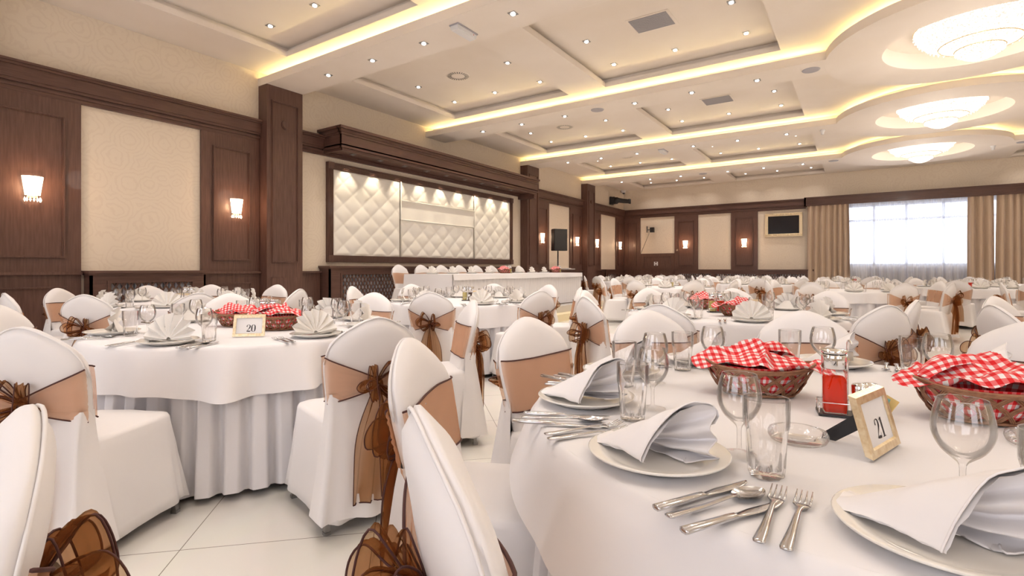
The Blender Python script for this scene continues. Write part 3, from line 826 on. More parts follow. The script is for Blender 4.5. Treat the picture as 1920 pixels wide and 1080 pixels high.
def sash_mesh(seed, n=28):
    """front band plus two pinched wings on the rear, and their hems"""
    m = MB(); h = MB(); z0, z1 = ZSASH
    def wr(u, v): return .004*sin(v*11+u*3+seed) + .007*noise.noise((u*2.2, v*5, seed))
    def front(u, v):
        uu = -1 + 2*u; z = lerp(z0, z1, v) + .006*sin(uu*2.2+seed)
        p = bpt(uu*.99, z, 1, .004 + abs(wr(uu, v))*(1-uu*uu))
        return p
    m.grid(front, n, 8)
    KZ = .635
    def wing(s):
        def fn(u, v):
            # u 0 at side .. 1 at knot
            pinch = u**.85
            z = lerp(lerp(z0-.005, z1, v), KZ + (v-.5)*.045, pinch)
            uu = s*lerp(1.0, .03, u)
            p = bpt(uu*.985, z, -1, .006 + .005*u)
            rip = (.010*sin(v*22+seed) + .007*sin(v*41+seed*2))*(.2+u)*(1-.3*u)
            return (p[0], p[1] - abs(rip) - .016*u*u, p[2] + .01*sin(u*3)*(v-.5))
        return fn
    for s in (-1, 1):
        f = wing(s); m.grid(f, 16, 20)
        for v in (0, 1): h.tube([(lambda q: (q[0], q[1]-.002, q[2]))(f(i/14, v)) for i in range(15)], .0032, 5)
    for v in (0, 1): h.tube([(lambda q: (q[0], q[1]+.002, q[2]))(front(i/20, v)) for i in range(21)], .0032, 5)
    return [('sash', m.mesh('sash', 'organza'), [('hem', h.mesh('hem', 'hem'))])]
def ribbon(m, h, path, wfun, nrm, n=8, crump=.01, seed=0, both=True):
    """cloth strip along path; wfun(t)->(width vector); crumple across"""
    L = len(path) - 1
    def fn(u, v):
        k = v*L; i = min(int(k), L-1); t = k-i
        p = Vector(path[i]).lerp(Vector(path[i+1]), t); w = wfun(v)
        q = p + w*(u-.5)
        c = crump*(sin(u*14+seed+v*3) + .6*sin(u*27+seed*3+v*5))
        return tuple(q + nrm(v)*c)
    m.grid(fn, n, L*2)
    for u in ((0, 1) if both else (0,)):
        h.tube([fn(u, i/(L*2)) for i in range(L*2+1)], .0022, 5)
    return fn
def bow_spec(seed, big=1.0, tail=.53, tailw=.125):
    rn = random.Random(seed); B = []
    ky = byc(.635) - .052; kz = .635
    lm = MB(); lh = MB()
    J = lambda a: rn.uniform(-a, a)
    sets = [(-1, .105, .035, .085), (1, .105, .03, .085), (-1, .055, .085, .07), (1, .06, .07, .06)]
    for s, dx, dz, wd in sets:
        dx *= big; dz *= big; wd *= big; dx += J(.015); dz += J(.02); oy = -.05*big + J(.015)
        P = [(0, ky, kz), (s*dx*.35, ky-.03*big, kz+dz*.8), (s*dx*.8, ky+oy*1.1, kz+dz*1.15), (s*dx*1.08, ky+oy*1.5, kz+dz*.3), (s*dx*.9, ky+oy*1.6, kz-dz*.7), (s*dx*.4, ky+oy*.9, kz-dz*.55), (0, ky-.01, kz-.005)]
        P = catmull(P, 4)
        ang = J(.5)
        def wf(v, wd=wd, s=s, ang=ang):
            k = .18 + .82*sin(PI*min(1, max(0, v)))**.8
            return Vector((.35*s*sin(ang), -.85, .30*cos(ang)*1.0))*wd*k
        ribbon(lm, lh, P, wf, lambda v, s=s: Vector((s*.5, 0, .8)), 12, .007*big, rn.random()*9)
    kn = MB()
    kn.lathe([(.003, kz-.034), (.017, kz-.026), (.023, kz-.008), (.022, kz+.010), (.015, kz+.026), (.003, kz+.032)], 14, 0, ky-.012, lambda a, z: 1 + .16*sin(a*4+z*60+seed), sy=.8)
    tm = MB(); th = MB()
    for s in (-1, 1):
        e = tail + J(.05); dx = .03 + rn.random()*.03
        P = catmull([(s*.006, ky-.012, kz-.01), (s*dx*.5, ky-.045, kz-.09), (s*dx*.9, ky-.050, kz-e*.5), (s*dx*1.1, ky-.045+J(.01), kz-e)], 5)
        wv = tailw*(1+J(.2))
        def wf(v, wv=wv, s=s): return Vector((1, .25*s, 0))*wv*(.16 + .84*smoothstep(0, .75, v))
        f = ribbon(tm, th, P, wf, lambda v: Vector((0, 1, 0)), 18, .012, rn.random()*9)
        th.tube([f(i/12, 1) for i in range(13)], .003, 5)
    return [('bow', lm.mesh('bow_loops', 'organzad'), [('hem', lh.mesh('bow_hem', 'hem')), ('knot', kn.mesh('bow_knot', 'organzad'))]),
            ('sash_tail', tm.mesh('sash_tails', 'organzad'), [('hem', th.mesh('tail_hem', 'hem'))])]
BACK = back_mesh(); BACKLO = back_mesh(12, 8)
SEATS = [seat_mesh(i) for i in range(3)]; SEATLO = seat_mesh(5, 40)
LEGS = [('leg', leg_mesh(a, b)) for a in (-1, 1) for b in (-1, 1)]
CH = [[('backrest_cover', BACK), ('seat_cover', SEATS[i])] + sash_mesh(i*2.1) + bow_spec(i+3) + LEGS for i in range(3)]
CHBIG = [('backrest_cover', BACK), ('seat_cover', SEATS[1])] + sash_mesh(7.7) + bow_spec(21, 1.05, .42, .15) + LEGS
CHLO = [[('backrest_cover', BACKLO), ('seat_cover', SEATLO)] + [(n_, m_) for n_, m_, _ in CH[i][2:5]] for i in range(2)]

ORD = ['front place', 'first place clockwise', 'second place clockwise', 'third place clockwise', 'fourth place clockwise', 'fifth place clockwise', 'sixth place clockwise', 'seventh place clockwise', 'eighth place clockwise', 'ninth place clockwise']
def order(angles, cx, cy):
    """rank of each angle, clockwise seen from above, starting at the place towards the viewpoint"""
    a0 = math.atan2(-cy, -cx)
    k = min(range(len(angles)), key=lambda i: abs((angles[i]-a0+PI) % (2*PI) - PI))
    f = angles[k]
    idx = sorted(range(len(angles)), key=lambda i: (f - angles[i] + 1e-6) % (2*PI))
    r = {}
    for n, i in enumerate(idx): r[i] = n
    return r
def chair(x, y, face, where, group, spec):
    """x, y seat centre; face: direction the sitter looks (radians)"""
    d = Vector((x, y)).normalized(); dt = cos(face)*d.x + sin(face)*d.y
    look = 'with brown bow facing us' if dt > .35 else ('showing its tan sash front' if dt < -.35 else 'seen side-on')
    return spawn(spec, 'banquet_chair', 'white chair %s, %s' % (look, where), 'chair', (x, y, 0), face - PI/2, group)

# ------------------------------------------------------------------ tableware
def bez(t): return t
pl = MB(); pl.lathe([(.001, .004), (.085, .004), (.09, .0), (.094, .003), (.138, .019), (.140, .022), (.137, .0235), (.098, .0095), (.088, .008), (.001, .0075)], 56)
PLATE = pl.mesh('plate', 'porcelain')
pl = MB(); pl.lathe([(.09, 0), (.138, .019), (.139, .023), (.09, .008), (.001, .008)], 28); PLATELO = pl.mesh('plate_small', 'porcelain')
def tumbler(n=60, lo=False):
    m = MB()
    def fac(a, z): return 1 - (.085*abs(sin(a*5))*smoothstep(.100, .085, z)) if True else 1
    outer = [(.001, 0), (.030, 0), (.032, .003), (.0335, .02), (.0355, .06), (.0375, .085), (.0405, .097), (.041, .12), (.041, .143)]
    inner = [(.0385, .143), (.0385, .10), (.0345, .06), (.031, .016), (.001, .013)]
    m.lathe(outer, n, 0, 0, fac); m.lathe([(.041, .143), (.0405, .1455), (.039, .1455), (.0385, .143)], n)
    if not lo: m.lathe(inner, n)
    return m.mesh('glass_tumbler', 'glass')
def wine(n=40, lo=False):
    m = MB()
    p = catmull([(.034, .001), (.033, .003), (.012, .006), (.0055, .012), (.0048, .035), (.0055, .058), (.014, .068), (.030, .083), (.041, .105), (.0435, .125), (.040, .148), (.0345, .168)], 3)
    m.lathe(p, n); m.lathe([(.0345, .168), (.034, .1695), (.0332, .168)], n)
    if not lo: m.lathe([(.0335, .167), (.039, .148), (.0422, .125), (.0395, .105), (.0285, .084), (.012, .072), (.001, .070)], n)
    return m.mesh('wine_glass', 'glass')
TUM, TUMLO, WINE, WINELO = tumbler(), tumbler(20, True), wine(), wine(16, True)
ZT = .762    # top of the tablecloth
def fork():
    m = MB()
    m.sweep([(-.105, .004, .008, .002), (-.10, .004, .0095, .003), (-.04, .005, .0062, .0028), (.02, .008, .0042, .0022), (.045, .005, .005, .002), (.055, .004, .012, .0018), (.062, .004, .0135, .0015)])
    for x in (-.0115, -.004, .004, .0115): m.sweep([(.060, .004, .0022, .0014, x), (.085, .006, .0018, .0012, x), (.104, .012, .0009, .0007, x)], 6)
    return m.mesh('fork', 'metal')
def knife():
    m = MB()
    m.sweep([(-.112, .006, .007, .004), (-.11, .006, .0095, .0055), (-.02, .006, .0075, .005), (-.005, .006, .0065, .004), (0, .005, .0062, .0018), (.03, .005, .0095, .0012), (.08, .005, .0095, .001, .001), (.105, .005, .005, .0008, -.003), (.112, .005, .001, .0006, -.006)])
    return m.mesh('knife', 'metal')
def spoon():
    m = MB()
    m.sweep([(-.105, .004, .008, .002), (-.10, .004, .009, .003), (-.03, .005, .0058, .0026), (.03, .009, .004, .002), (.045, .009, .006, .002)])
    m.grid(lambda u, v: ((u-.5)*2*.0215*sin(PI*min(.999, .06+.94*v))**.6, .04+.067*v, .0085 - .0075*(sin(PI*v)**.7)*(1-(2*u-1)**2) + .001), 10, 14)
    m.grid(lambda u, v: ((u-.5)*2*.022*sin(PI*min(.999, .06+.94*v))**.6, .04+.067*v, .0075 - .0075*(sin(PI*v)**.7)*(1-(2*u-1)**2)), 10, 14)
    return m.mesh('spoon', 'metal')
FORK, KNIFE, SPOON = fork(), knife(), spoon()
# standing fan napkin
def fan(nf=11, R=.135, seed=0):
    m = MB(); rn = random.Random(seed)
    n = nf*2
    def fn(u, v):
        a = rad(-4) + (PI + rad(8))*u; k = u*n
        tri = abs((k % 2) - 1)*2 - 1
        r = .012 + (R-.012)*v
        rr = r*(1 + (.03*tri if v > .9 else 0))
        y = .017*tri*v + .05*v*v*sin(a)*0.45
        z = rr*sin(a)*.98 + .012
        return (rr*cos(a), y, max(.004, z))
    m.grid(fn, n*2, 5, smooth=False)
    # folded support wedge behind and flat tail
    m.grid(lambda u, v: ((u-.5)*.20*(1-.75*v), .045 - .04*v + .01*sin(u*PI), .004+.075*v), 6, 4)
    m.grid(lambda u, v: ((u-.5)*.22, -.012 + .055*v, .005+.004*sin(u*9)), 8, 2)
    return m.mesh('fan_napkin', 'fan')
FANS = [fan(8, .135, 1), fan(7, .14, 2)]; FANLO = fan(6, .135, 3)
# napkin folded into a cone with an accordion end
def cone_napkin(seed=0, L=.235, H=.125):
    m = MB(); rn = random.Random(seed); j = lambda a: rn.uniform(-a, a)
    E = [(-.075, .003), (-.078, .020), (-.062, .060), (-.030, .100), (-.004, H-.006), (.008, H), (.026, H-.008), (.034, H-.030), (.008, H-.044), (.012, H-.055), (.034, H-.068), (.038, H-.078), (.010, H-.090), (.006, H-.098), (.040, .016), (.052, .010), (.030, .004), (-.004, .005), (.012, .001)]
    E = [(a+j(.004), max(.003, b+j(.003)), 0) for a, b in E]; E = catmull(E, 3); n = len(E)-1
    T = [(-.055 + .10*i/n, .006 + .010*sin(PI*i/n)) for i in range(n+1)]
    def fn(u, v):
        i = min(n, int(round(u*n))); e = E[i]; t = T[i]
        # folds gather toward the tail
        q = smoothstep(0, 1, v)**.9; q2 = v**1.25
        w = lerp(t[0], e[0], q); z = lerp(t[1], e[1], q2)
        rid = .008*sin(PI*v)*(1 if i < n*.35 else -.4)
        lf = lerp(.60, 1.0, smoothstep(.02, .36, u)) * (1 - .22*smoothstep(.8, 1.0, u))
        return (-L*.55 + L*v*lf, w + rid*.5, z + rid + .004*noise.noise((v*6, u*5, seed)))
    m.grid(fn, n, 16)
    fin = n
    def fn2(u, v):   # inner layer just under the outer sheet, makes the doubled edge
        p = fn(u*.42, v); return (p[0]+.004, p[1]+.005, max(.003, p[2]-.005))
    m.grid(fn2, 14, 16)
    # edge roll along the open end
    m.tube([fn(i/n, 1) for i in range(n+1)], .0017, 5)
    return m.mesh('cone_napkin', 'napkin')
CONES = [cone_napkin(i) for i in (1, 2, 3)]
# ashtray
m = MB(); m.lathe([(.001, 0), (.050, 0), (.058, .004), (.062, .014), (.060, .024), (.054, .026), (.046, .022), (.040, .010), (.001, .008)], 48, 0, 0, lambda a, z: 1 - (.05*(abs(sin(a*1.5)) > .985) if z > .02 else 0)); ASH = m.mesh('glass_ashtray', 'glass')
# condiment bottle with clamp lid
def bottle(mat):
    g = MB(); w = .027
    g.lathe([(.001, 0), (w*1.2, 0), (w*1.28, .004), (w*1.28, .098), (w*1.15, .112), (.019, .120), (.019, .130)], 4*6, 0, 0, lambda a, z: (1/max(abs(cos(a)), abs(sin(a)))/1.28)**.9*1.0 if z < .105 else 1)
    l = MB(); l.lathe([(.001, .003), (w*1.1, .003), (w*1.18, .006), (w*1.18, .088), (w*1.05, .094), (.001, .094)], 4*6, 0, 0, lambda a, z: (1/max(abs(cos(a)), abs(sin(a)))/1.28)**.9)
    c = MB(); c.lathe([(.028, .116), (.0305, .119), (.0305, .150), (.029, .155), (.0, .157)], 28); c.lathe([(.0305, .157), (.0315, .159), (.0315, .164), (.029, .167), (.0, .168)], 28); c.box(.024, .042, -.006, .006, .140, .162)
    return [('glass_body', g.mesh('bottle_glass', 'glass')), ('liquid', l.mesh('bottle_liquid', mat)), ('cap', c.mesh('bottle_cap', 'chrome'))]
def shaker(mat):
    g = MB(); g.lathe([(.001, 0), (.018, 0), (.0195, .004), (.0195, .02), (.0175, .03), (.0195, .04), (.0195, .052), (.016, .058)], 24)
    l = MB(); l.lathe([(.001, .003), (.0175, .003), (.0175, .02), (.0158, .03), (.0175, .04), (.0175, .046), (.001, .046)], 24)
    c = MB(); c.lathe([(.0185, .054), (.0195, .057), (.0195, .074), (.017, .079), (.001, .081)], 24)
    return [('glass_body', g.mesh('shaker_glass', 'glass')), ('contents', l.mesh('shaker_contents', mat)), ('cap', c.mesh('shaker_cap', 'chrome'))]
BOT = {k: bottle(k) for k in ('oilred', 'oilgold', 'vinegar')}; SHK = {k: shaker(k) for k in ('pepper', 'salt')}
BN = {'oilred': 'red vinegar', 'oilgold': 'golden oil', 'vinegar': 'dark vinegar'}
cb = MB(); cb.box(-.075, .075, -.032, .032, 0, .006); CBASE = cb.mesh('caddy_base', 'blackm')
cb = MB()
for z in (.035,): cb.tube([(-.073, -.030, z), (.073, -.030, z), (.073, .030, z), (-.073, .030, z)], .0013, 6, True)
for x in (-.073, .073):
    for y in (-.03, .03): cb.tube([(x, y, .004), (x, y, .035)], .0018, 6)
CWIRE = cb.mesh('caddy_rail', 'chrome')
cb = MB(); cb.tube(catmull([(0, .034, .005), (0, .034, .12), (0, .034, .175), (0, .028, .192), (0, 0, .197), (0, -.028, .192)], 4), .0028, 7); CHAND = cb.mesh('caddy_handle', 'chrome')
def caddy(x, y, rz, where, kinds=('oilred', 'vinegar'), z=ZT, lo=False):
    spawn([('base_tray', CBASE), ('wire_rail', CWIRE), ('handle', CHAND)], 'condiment_caddy', 'small wire condiment caddy with a loop handle on ' + where, 'caddy', (x, y, z), rz, 'condiment caddies')
    R = lambda a, b: (x + a*cos(rz) - b*sin(rz), y + a*sin(rz) + b*cos(rz), z+.0065)
    for i, k in enumerate(kinds):
        spawn(BOT[k], 'condiment_bottle', 'square bottle of %s with chrome cap on %s' % (BN[k], where), 'bottle', R(-.038 + i*.072, 0) if len(kinds) > 1 else R(-.035, 0), rz, 'condiment bottles')
    if not lo:
        for i, k in enumerate(('pepper', 'salt')):
            spawn(SHK[k], k + '_shaker', 'small glass %s shaker with chrome cap in the caddy on %s' % (k, where), 'shaker', R(.022 if len(kinds) < 2 else .0, -.0) if False else (R(.025, (-.014, .022)[i]) if len(kinds) < 2 else (lambda q: (q[0], q[1], z))(R(.02+.045*i, -.055))), rz, 'salt and pepper shakers')
# woven basket
def basket_spec(hi=True):
    A, B, Hh = .155, .10, .075
    def P(a, t, off=0):
        k = .66 + .34*t**.8; r = 1 + off
        lip = .018*t*t*(abs(cos(a))**3)
        return ((A*k + off*.1)*cos(a), (B*k + off*.1)*sin(a), .006 + Hh*t + lip)
    m = MB(); nr = 15 if hi else 14
    for sg in (1, -1):
        for i in range(nr):
            a0 = 2*PI*i/nr
            for q in ((-.042, 0, .042) if hi else (0,)):
                pts = []
                for s in range(9):
                    t = s/8; a = a0 + q + sg*t*.62
                    pts.append(P(a, t, .02*sin(t*PI*3 + (0 if sg > 0 else PI))*1.0))
                m.tube(pts, .0024 if hi else .005, 4)
    W_ = m.mesh('woven_side', 'wicker')
    r = MB(); 
    for q, t in ((0, 1), (.004, 1.05), (-.003, .95)):
        r.tube([P(2*PI*i/48, t, q) for i in range(48)], .0042, 5, True)
    for q in (0, .006): r.tube([P(2*PI*i/48, .0, q) for i in range(48)], .004, 5, True)
    RM = r.mesh('basket_rim', 'wicker')
    b = MB(); b.lathe([(.001, .004), (.66, .004), (.66, .007), (.001, .007)], 40, 0, 0, None, True, A, B)
    return [('woven_side', W_), ('rim', RM), ('basket_bottom', b.mesh('basket_bottom', 'wicker'))]
BASK, BASKLO = basket_spec(), basket_spec(False)
def gcloth(seed, n=56):
    m = MB(); A, B = .158, .103
    def fn(u, v):
        a = 2*PI*u; ca, sa = cos(a), sin(a)
        ext = .97 + .30*abs(ca)**3*(1 + .25*sin(seed*3+a)) + .05*sin(a*5+seed*2)
        rr = v*ext
        x, y = A*rr*ca, B*rr*sa
        r = rr
        n1 = noise.noise((x*9+seed, y*12, seed)); n2 = noise.noise((x*6, y*7+seed, seed*2+5))
        ridge = (1-min(1, abs(n2)*5))
        z = .090 + .045*max(0, 1-r*r) + .042*n1*(1.2-r*.5) + .040*ridge*(1-.35*r)
        z += .004*sin((x*2+y)*38+seed*5+4*n1)
        if r > .93:
            d = r-.93; z = lerp(z, .108 - .02*d + .014*sin(a*6+seed) - .16*d*d, min(1, d*5+.2))
        x += .010*noise.noise((y*14, x*9, seed)); y += .012*noise.noise((x*15, y*15, seed+4))
        return (x, y, z)
    m.grid(fn, n, 22, True, cu=True, uv=None)
    for i, v in enumerate(m.v):
        k = .0235; m.uv[i] = ((v[0]*1.0 + v[2]*.45)/k, (v[1] + v[2]*.55)/k)
    # a folded-over lobe
    o = len(m.v)
    def lobe(u, v):
        a = seed*1.3 + (u-.5)*1.5; r = .15 + .80*v
        x, y = A*r*cos(a), B*r*sin(a)
        z = .135 + .030*sin(PI*v)*(1-(2*u-1)**2) - .035*v**3 + .008*sin(u*9) + .01*noise.noise((x*20, y*20, seed))
        return (x, y, z)
    m.grid(lobe, 14, 12)
    for i in range(o, len(m.v)):
        v = m.v[i]; m.uv[i] = ((v[0] + v[1]*.5)/.0235, (v[1] - v[0]*.5 + v[2])/.0235)
    # inner lining that shows through the weave
    o = len(m.v)
    def lin(u, v):
        a = 2*PI*u; k = (.64 + .34*v**.8)*.955; return (A*k*cos(a), B*k*sin(a), .014+.078*v)
    m.grid(lin, 40, 4, True, cu=True)
    for i in range(o, len(m.v)):
        v = m.v[i]; m.uv[i] = (math.atan2(v[1], v[0])*.13/.0235, v[2]/.0235)
    return m.mesh('gingham_cloth', 'gingham')
GC = [gcloth(i, 72) for i in (1.0, 2.2, 3.7)]
def bread_basket(x, y, rz, where, seed=0, z=ZT, lo=False):
    spawn(BASKLO if lo else BASK, 'bread_basket', 'oval woven wicker basket ' + where, 'basket', (x, y, z), rz, 'wicker baskets')
    o = put('gingham_cloth', GC[seed % 3], None, (x, y, z+.001), rz); tag(o, 'crumpled red gingham cloth in the basket ' + where, 'cloth', 'gingham cloths')
# table number card in a gold frame
GL = {
 '2': [([(.09,.70),(.13,.90),(.30,.97),(.47,.88),(.49,.68),(.36,.44),(.18,.22),(.07,.05)], [.13,.07,.04,.11,.16,.10,.05,.04]), ([(.06,.07),(.3,.09),(.54,.06)], [.05,.15,.10]), ([(.54,.06),(.56,.28)], [.04,.02])],
 '0': [([(.30,.98),(.13,.86),(.09,.5),(.13,.14),(.30,.02),(.47,.14),(.51,.5),(.47,.86),(.30,.98)], [.03,.12,.17,.12,.03,.12,.17,.12,.03])],
 '1': [([(.30,.02),(.30,.97)], [.18,.18]), ([(.08,.015),(.52,.015)], [.03,.03]), ([(.08,.84),(.28,.96)], [.03,.05])],
 '5': [([(.13,.90),(.50,.92)], [.14,.12]), ([(.13,.93),(.12,.52)], [.03,.03]), ([(.12,.50),(.30,.62),(.48,.50),(.50,.28),(.42,.08),(.24,.02),(.09,.14)], [.03,.05,.14,.17,.10,.04,.13])],
 '6': [([(.30,.58),(.14,.50),(.10,.3),(.15,.1),(.30,.02),(.46,.1),(.50,.3),(.45,.5),(.30,.58)], [.03,.12,.17,.12,.03,.12,.16,.12,.03]), ([(.47,.84),(.32,.97),(.17,.80),(.10,.35)], [.13,.04,.12,.16])],
}
GL['9'] = [([(.6-x, 1-y) for x, y in p], w) for p, w in GL['6']]
def digits(txt, h):
    m = MB(); x0 = -.62*h*len(txt)/2
    for ch in txt:
        for pts, ws in GL[ch]:
            q = catmull([(p[0], p[1], w_) for p, w_ in zip(pts, ws)], 5) if len(pts) > 2 else [(p[0], p[1], w_) for p, w_ in zip(pts, ws)]
            vs = []
            for i, (a, b, w_) in enumerate(q):
                p0, p1 = q[max(0, i-1)], q[min(len(q)-1, i+1)]
                dx, dy = p1[0]-p0[0], p1[1]-p0[1]; l = math.hypot(dx, dy) or 1; nx, ny = -dy/l, dx/l
                # thick horizontally, as in a fat-face numeral
                for s in (-1, 1): vs.append((x0 + (a + s*nx*w_/2)*h, 0, (b + s*ny*w_/2 - .5)*h))
            m.add(vs, [(2*i, 2*i+1, 2*i+3, 2*i+2) for i in range(len(q)-1)])
        x0 += .62*h
    return m
def number_frame(x, y, face, txt, word, where, z=ZT, w=.168, h=.122, tilt=.30, roll=0):
    """face: direction the card faces"""
    t = thing('table_number_frame', 'gold framed card reading %s, standing on %s' % (word, where), 'table number', (x, y, z), face + PI/2, 'table number cards')
    e = MB(); f = .015; th = .015
    # frame in a tilted plane: local u along x, v up; lean back (+y)
    def T(u, v, n): return (u, v*sin(tilt) - n*cos(tilt), v*cos(tilt) + n*sin(tilt)*-1 + .006)
    def slab(m, u0, u1, v0, v1, n0, n1):
        m.add([T(u, v, n) for n in (n0, n1) for u, v in ((u0, v0), (u1, v0), (u1, v1), (u0, v1))], [(3,2,1,0),(4,5,6,7),(0,1,5,4),(1,2,6,5),(2,3,7,6),(3,0,4,7)])
    for q in ((-w/2, w/2, 0, f), (-w/2, w/2, h-f, h), (-w/2, -w/2+f, f, h-f), (w/2-f, w/2, f, h-f)): slab(e, *q, -th/2, th/2)
    e.obj('frame', 'gold', t)
    c = MB(); slab(c, -w/2+f, w/2-f, f, h-f, -.002, .0015); co = c.obj('number_card', 'paper', t)
    d = digits(txt, h*.34); vs = [T(v[0]+w*.06, v[2]+h*.37, .0022) for v in d.v]; d.v = vs; d.obj('number', 'ink', co)
    k = MB(); hp = T(0, h*.70, -th/2); hq = T(0, h*.42, -th/2); fy = hp[1] + .088
    prof = [(hp[1], hp[2]), (fy, .014), (fy+.003, .0005), (fy-.026, .0005), (hq[1], hq[2])]
    k.add([(x, a, b) for x in (-.002, .002) for a, b in prof], [(0,1,2,3,4), (9,8,7,6,5)] + [(q, (q+1) % 5 , (q+1) % 5 + 5, q+5) for q in range(5)])
    k.obj('easel_back', 'black', t)

# ------------------------------------------------------------------ tables
def cloth_mesh(R, drop, seed, folds=9, lobes=4, lob=.05, lph=0, n=216, flare=.05):
    m = MB(); z = .760; rn = random.Random(seed); ph = [rn.random()*6 for _ in range(4)]
    prof = [(.03, 0), (R*.4, 0), (R*.75, 0), (R*.93, 0), (R-.012, -.001), (R, -.006), (R+.007, -.018)]
    K = 9; rows = []
    for r, dz in prof:
        rows.append([(r*cos(2*PI*i/n), r*sin(2*PI*i/n), z + dz + (.0008*noise.noise((r*3*cos(2*PI*i/n), r*3*sin(2*PI*i/n), seed)) if r < R-.02 else 0)) for i in range(n)])
    for k in range(1, K+1):
        s = k/K; row = []
        for i in range(n):
            a = 2*PI*i/n
            dl = drop*(1 + .05*sin(3*a+ph[0])) + lob*max(0, cos(lobes*(a-lph)))**2
            f = sin(folds*a + ph[1] + 1.3*sin(2*a+ph[2])) + .5*sin(folds*1.9*a + ph[3])
            fl = s**.85*(flare*.55 + flare*.62*f*(.6+.4*sin(2*a+ph[0])) + .10*(lob/.05)*.3*max(0, cos(lobes*(a-lph)))**4*s)
            r = R + .010 + fl
            row.append((r*cos(a), r*sin(a), z - .018 - dl*s))
        rows.append(row)
    vs = [p for r in rows for p in r]
    fs = [(j*n+i, (j+1)*n+i, (j+1)*n+(i+1) % n, j*n+(i+1) % n) for j in range(len(rows)-1) for i in range(n)]
    fs.append(tuple(range(n)))
    m.add(vs, fs, True); return m.mesh('tablecloth', 'cloth')
def skirt_mesh(R, pleats, seed, n=12):
    m = MB(); N_ = pleats*n; rn = random.Random(seed); off = [rn.uniform(-.25, .25) for _ in range(pleats)]
    def fn(u, v):
        k = u*pleats; i = int(k) % pleats; t = k - int(k)
        q = .5 - .5*cos(2*PI*t); q = smoothstep(.02, .45, q)
        amp = lerp(.026, .060, 1-v)*(1+off[i]*.5)
        r = R - .045 + amp*q*1.1 + (1-v)*.028
        a = 2*PI*(u + off[i]*.10*(1-v)/pleats*sin(PI*t))
        return (r*cos(a), r*sin(a), lerp(.028 + .012*q + .006*sin(a*5+seed), .742, v))
    m.grid(fn, N_, 5, True, cu=True); return m.mesh('pleated_skirt', 'skirt')
def top_mesh(R):
    m = MB(); m.lathe([(.001, .742), (R, .742), (R, .7585), (.001, .7585)], 72, smooth=False); return m.mesh('tabletop', 'whitep')
def tleg(a):
    m = MB(); m.tube([(.55*cos(a), .55*sin(a), 0), (.5*cos(a), .5*sin(a), .742)], .018, 8); return m.mesh('table_leg', 'leg')
RT = .895
TSP = [('tabletop', top_mesh(RT-.01)), ('pleated_skirt', skirt_mesh(RT, 46, 3))] + [('leg', tleg(PI/4+i*PI/2)) for i in range(4)]
TSPLO = [('tabletop', TSP[0][1]), ('pleated_skirt', skirt_mesh(RT, 34, 4, 6))]
CLO = cloth_mesh(RT, .17, 11, 14, 4, .02, .3, 144)
rnd = random.Random(5)
def table(cx, cy, where, cloth, spec, rz=0):
    t = spawn(spec, 'round_table', 'round table with pleated skirt, ' + where, 'table', (cx, cy, 0), rz, 'round banquet tables')
    o = put('tablecloth', cloth, None, (cx, cy, 0), rz); tag(o, 'white tablecloth draped over ' + where, 'tablecloth', 'round white tablecloths')
def item(me, name, lab, cat, p, rz, grp, z=ZT): 
    o = put(name, me, None, (p[0], p[1], z), rz); return tag(o, lab, cat, grp)
def place(cx, cy, a, R, where, nap, naprz=None, cut=True, hi=True, napz=.010):
    """one place setting; a: direction from table centre to the sitter"""
    fx, fy = -cos(a), -sin(a)           # towards the centre
    rx, ry = fy, -fx                    # sitter's right hand
    px, py = cx + R*cos(a), cy + R*sin(a)
    rz = math.atan2(fy, fx) - PI/2
    Q = lambda al, ri: (px + fx*al + rx*ri, py + fy*al + ry*ri)
    item(PLATE if hi else PLATELO, 'dinner_plate', 'white round dinner plate at ' + where, 'plate', (px, py), 0, 'dinner plates')
    if nap:
        kind = 'fan_napkin' if nap in FANS + [FANLO] else 'folded_napkin'
        item(nap, kind, ('cream fan napkin at ' if kind[1] == 'a' else 'white cone-folded napkin at ') + where, 'napkin', (px, py), rz if naprz is None else naprz, 'napkins on the plates', ZT + napz)
    j = lambda s: rnd.uniform(-s, s)
    item(TUM if hi else TUMLO, 'glass_tumbler', 'clear fluted tumbler at ' + where, 'glass', Q(.115+j(.01), .15+j(.01)), 0, 'fluted tumblers')
    item(WINE if hi else WINELO, 'wine_glass', 'clear stemmed wine glass at ' + where, 'glass', Q(.175+j(.01), .055+j(.01)), 0, 'wine glasses')
    if cut:
        for me, nm, al, ri, dr, wd in ((KNIFE, 'table_knife', -.05, .168, .02, 'inner knife'), (SPOON, 'soup_spoon', -.055, .198, -.03, 'spoon'), (KNIFE, 'table_knife', -.067, .243, -.06, 'outer knife'), (FORK, 'table_fork', -.03, -.188, -.16, 'inner fork'), (FORK, 'table_fork', -.022, -.222, -.12, 'outer fork')):
            item(me, nm, 'stainless steel %s at %s' % (wd, where), nm.split('_')[1], Q(al+j(.006), ri+j(.003)), rz + dr + j(.03), nm.replace('_', ' ') + 's')

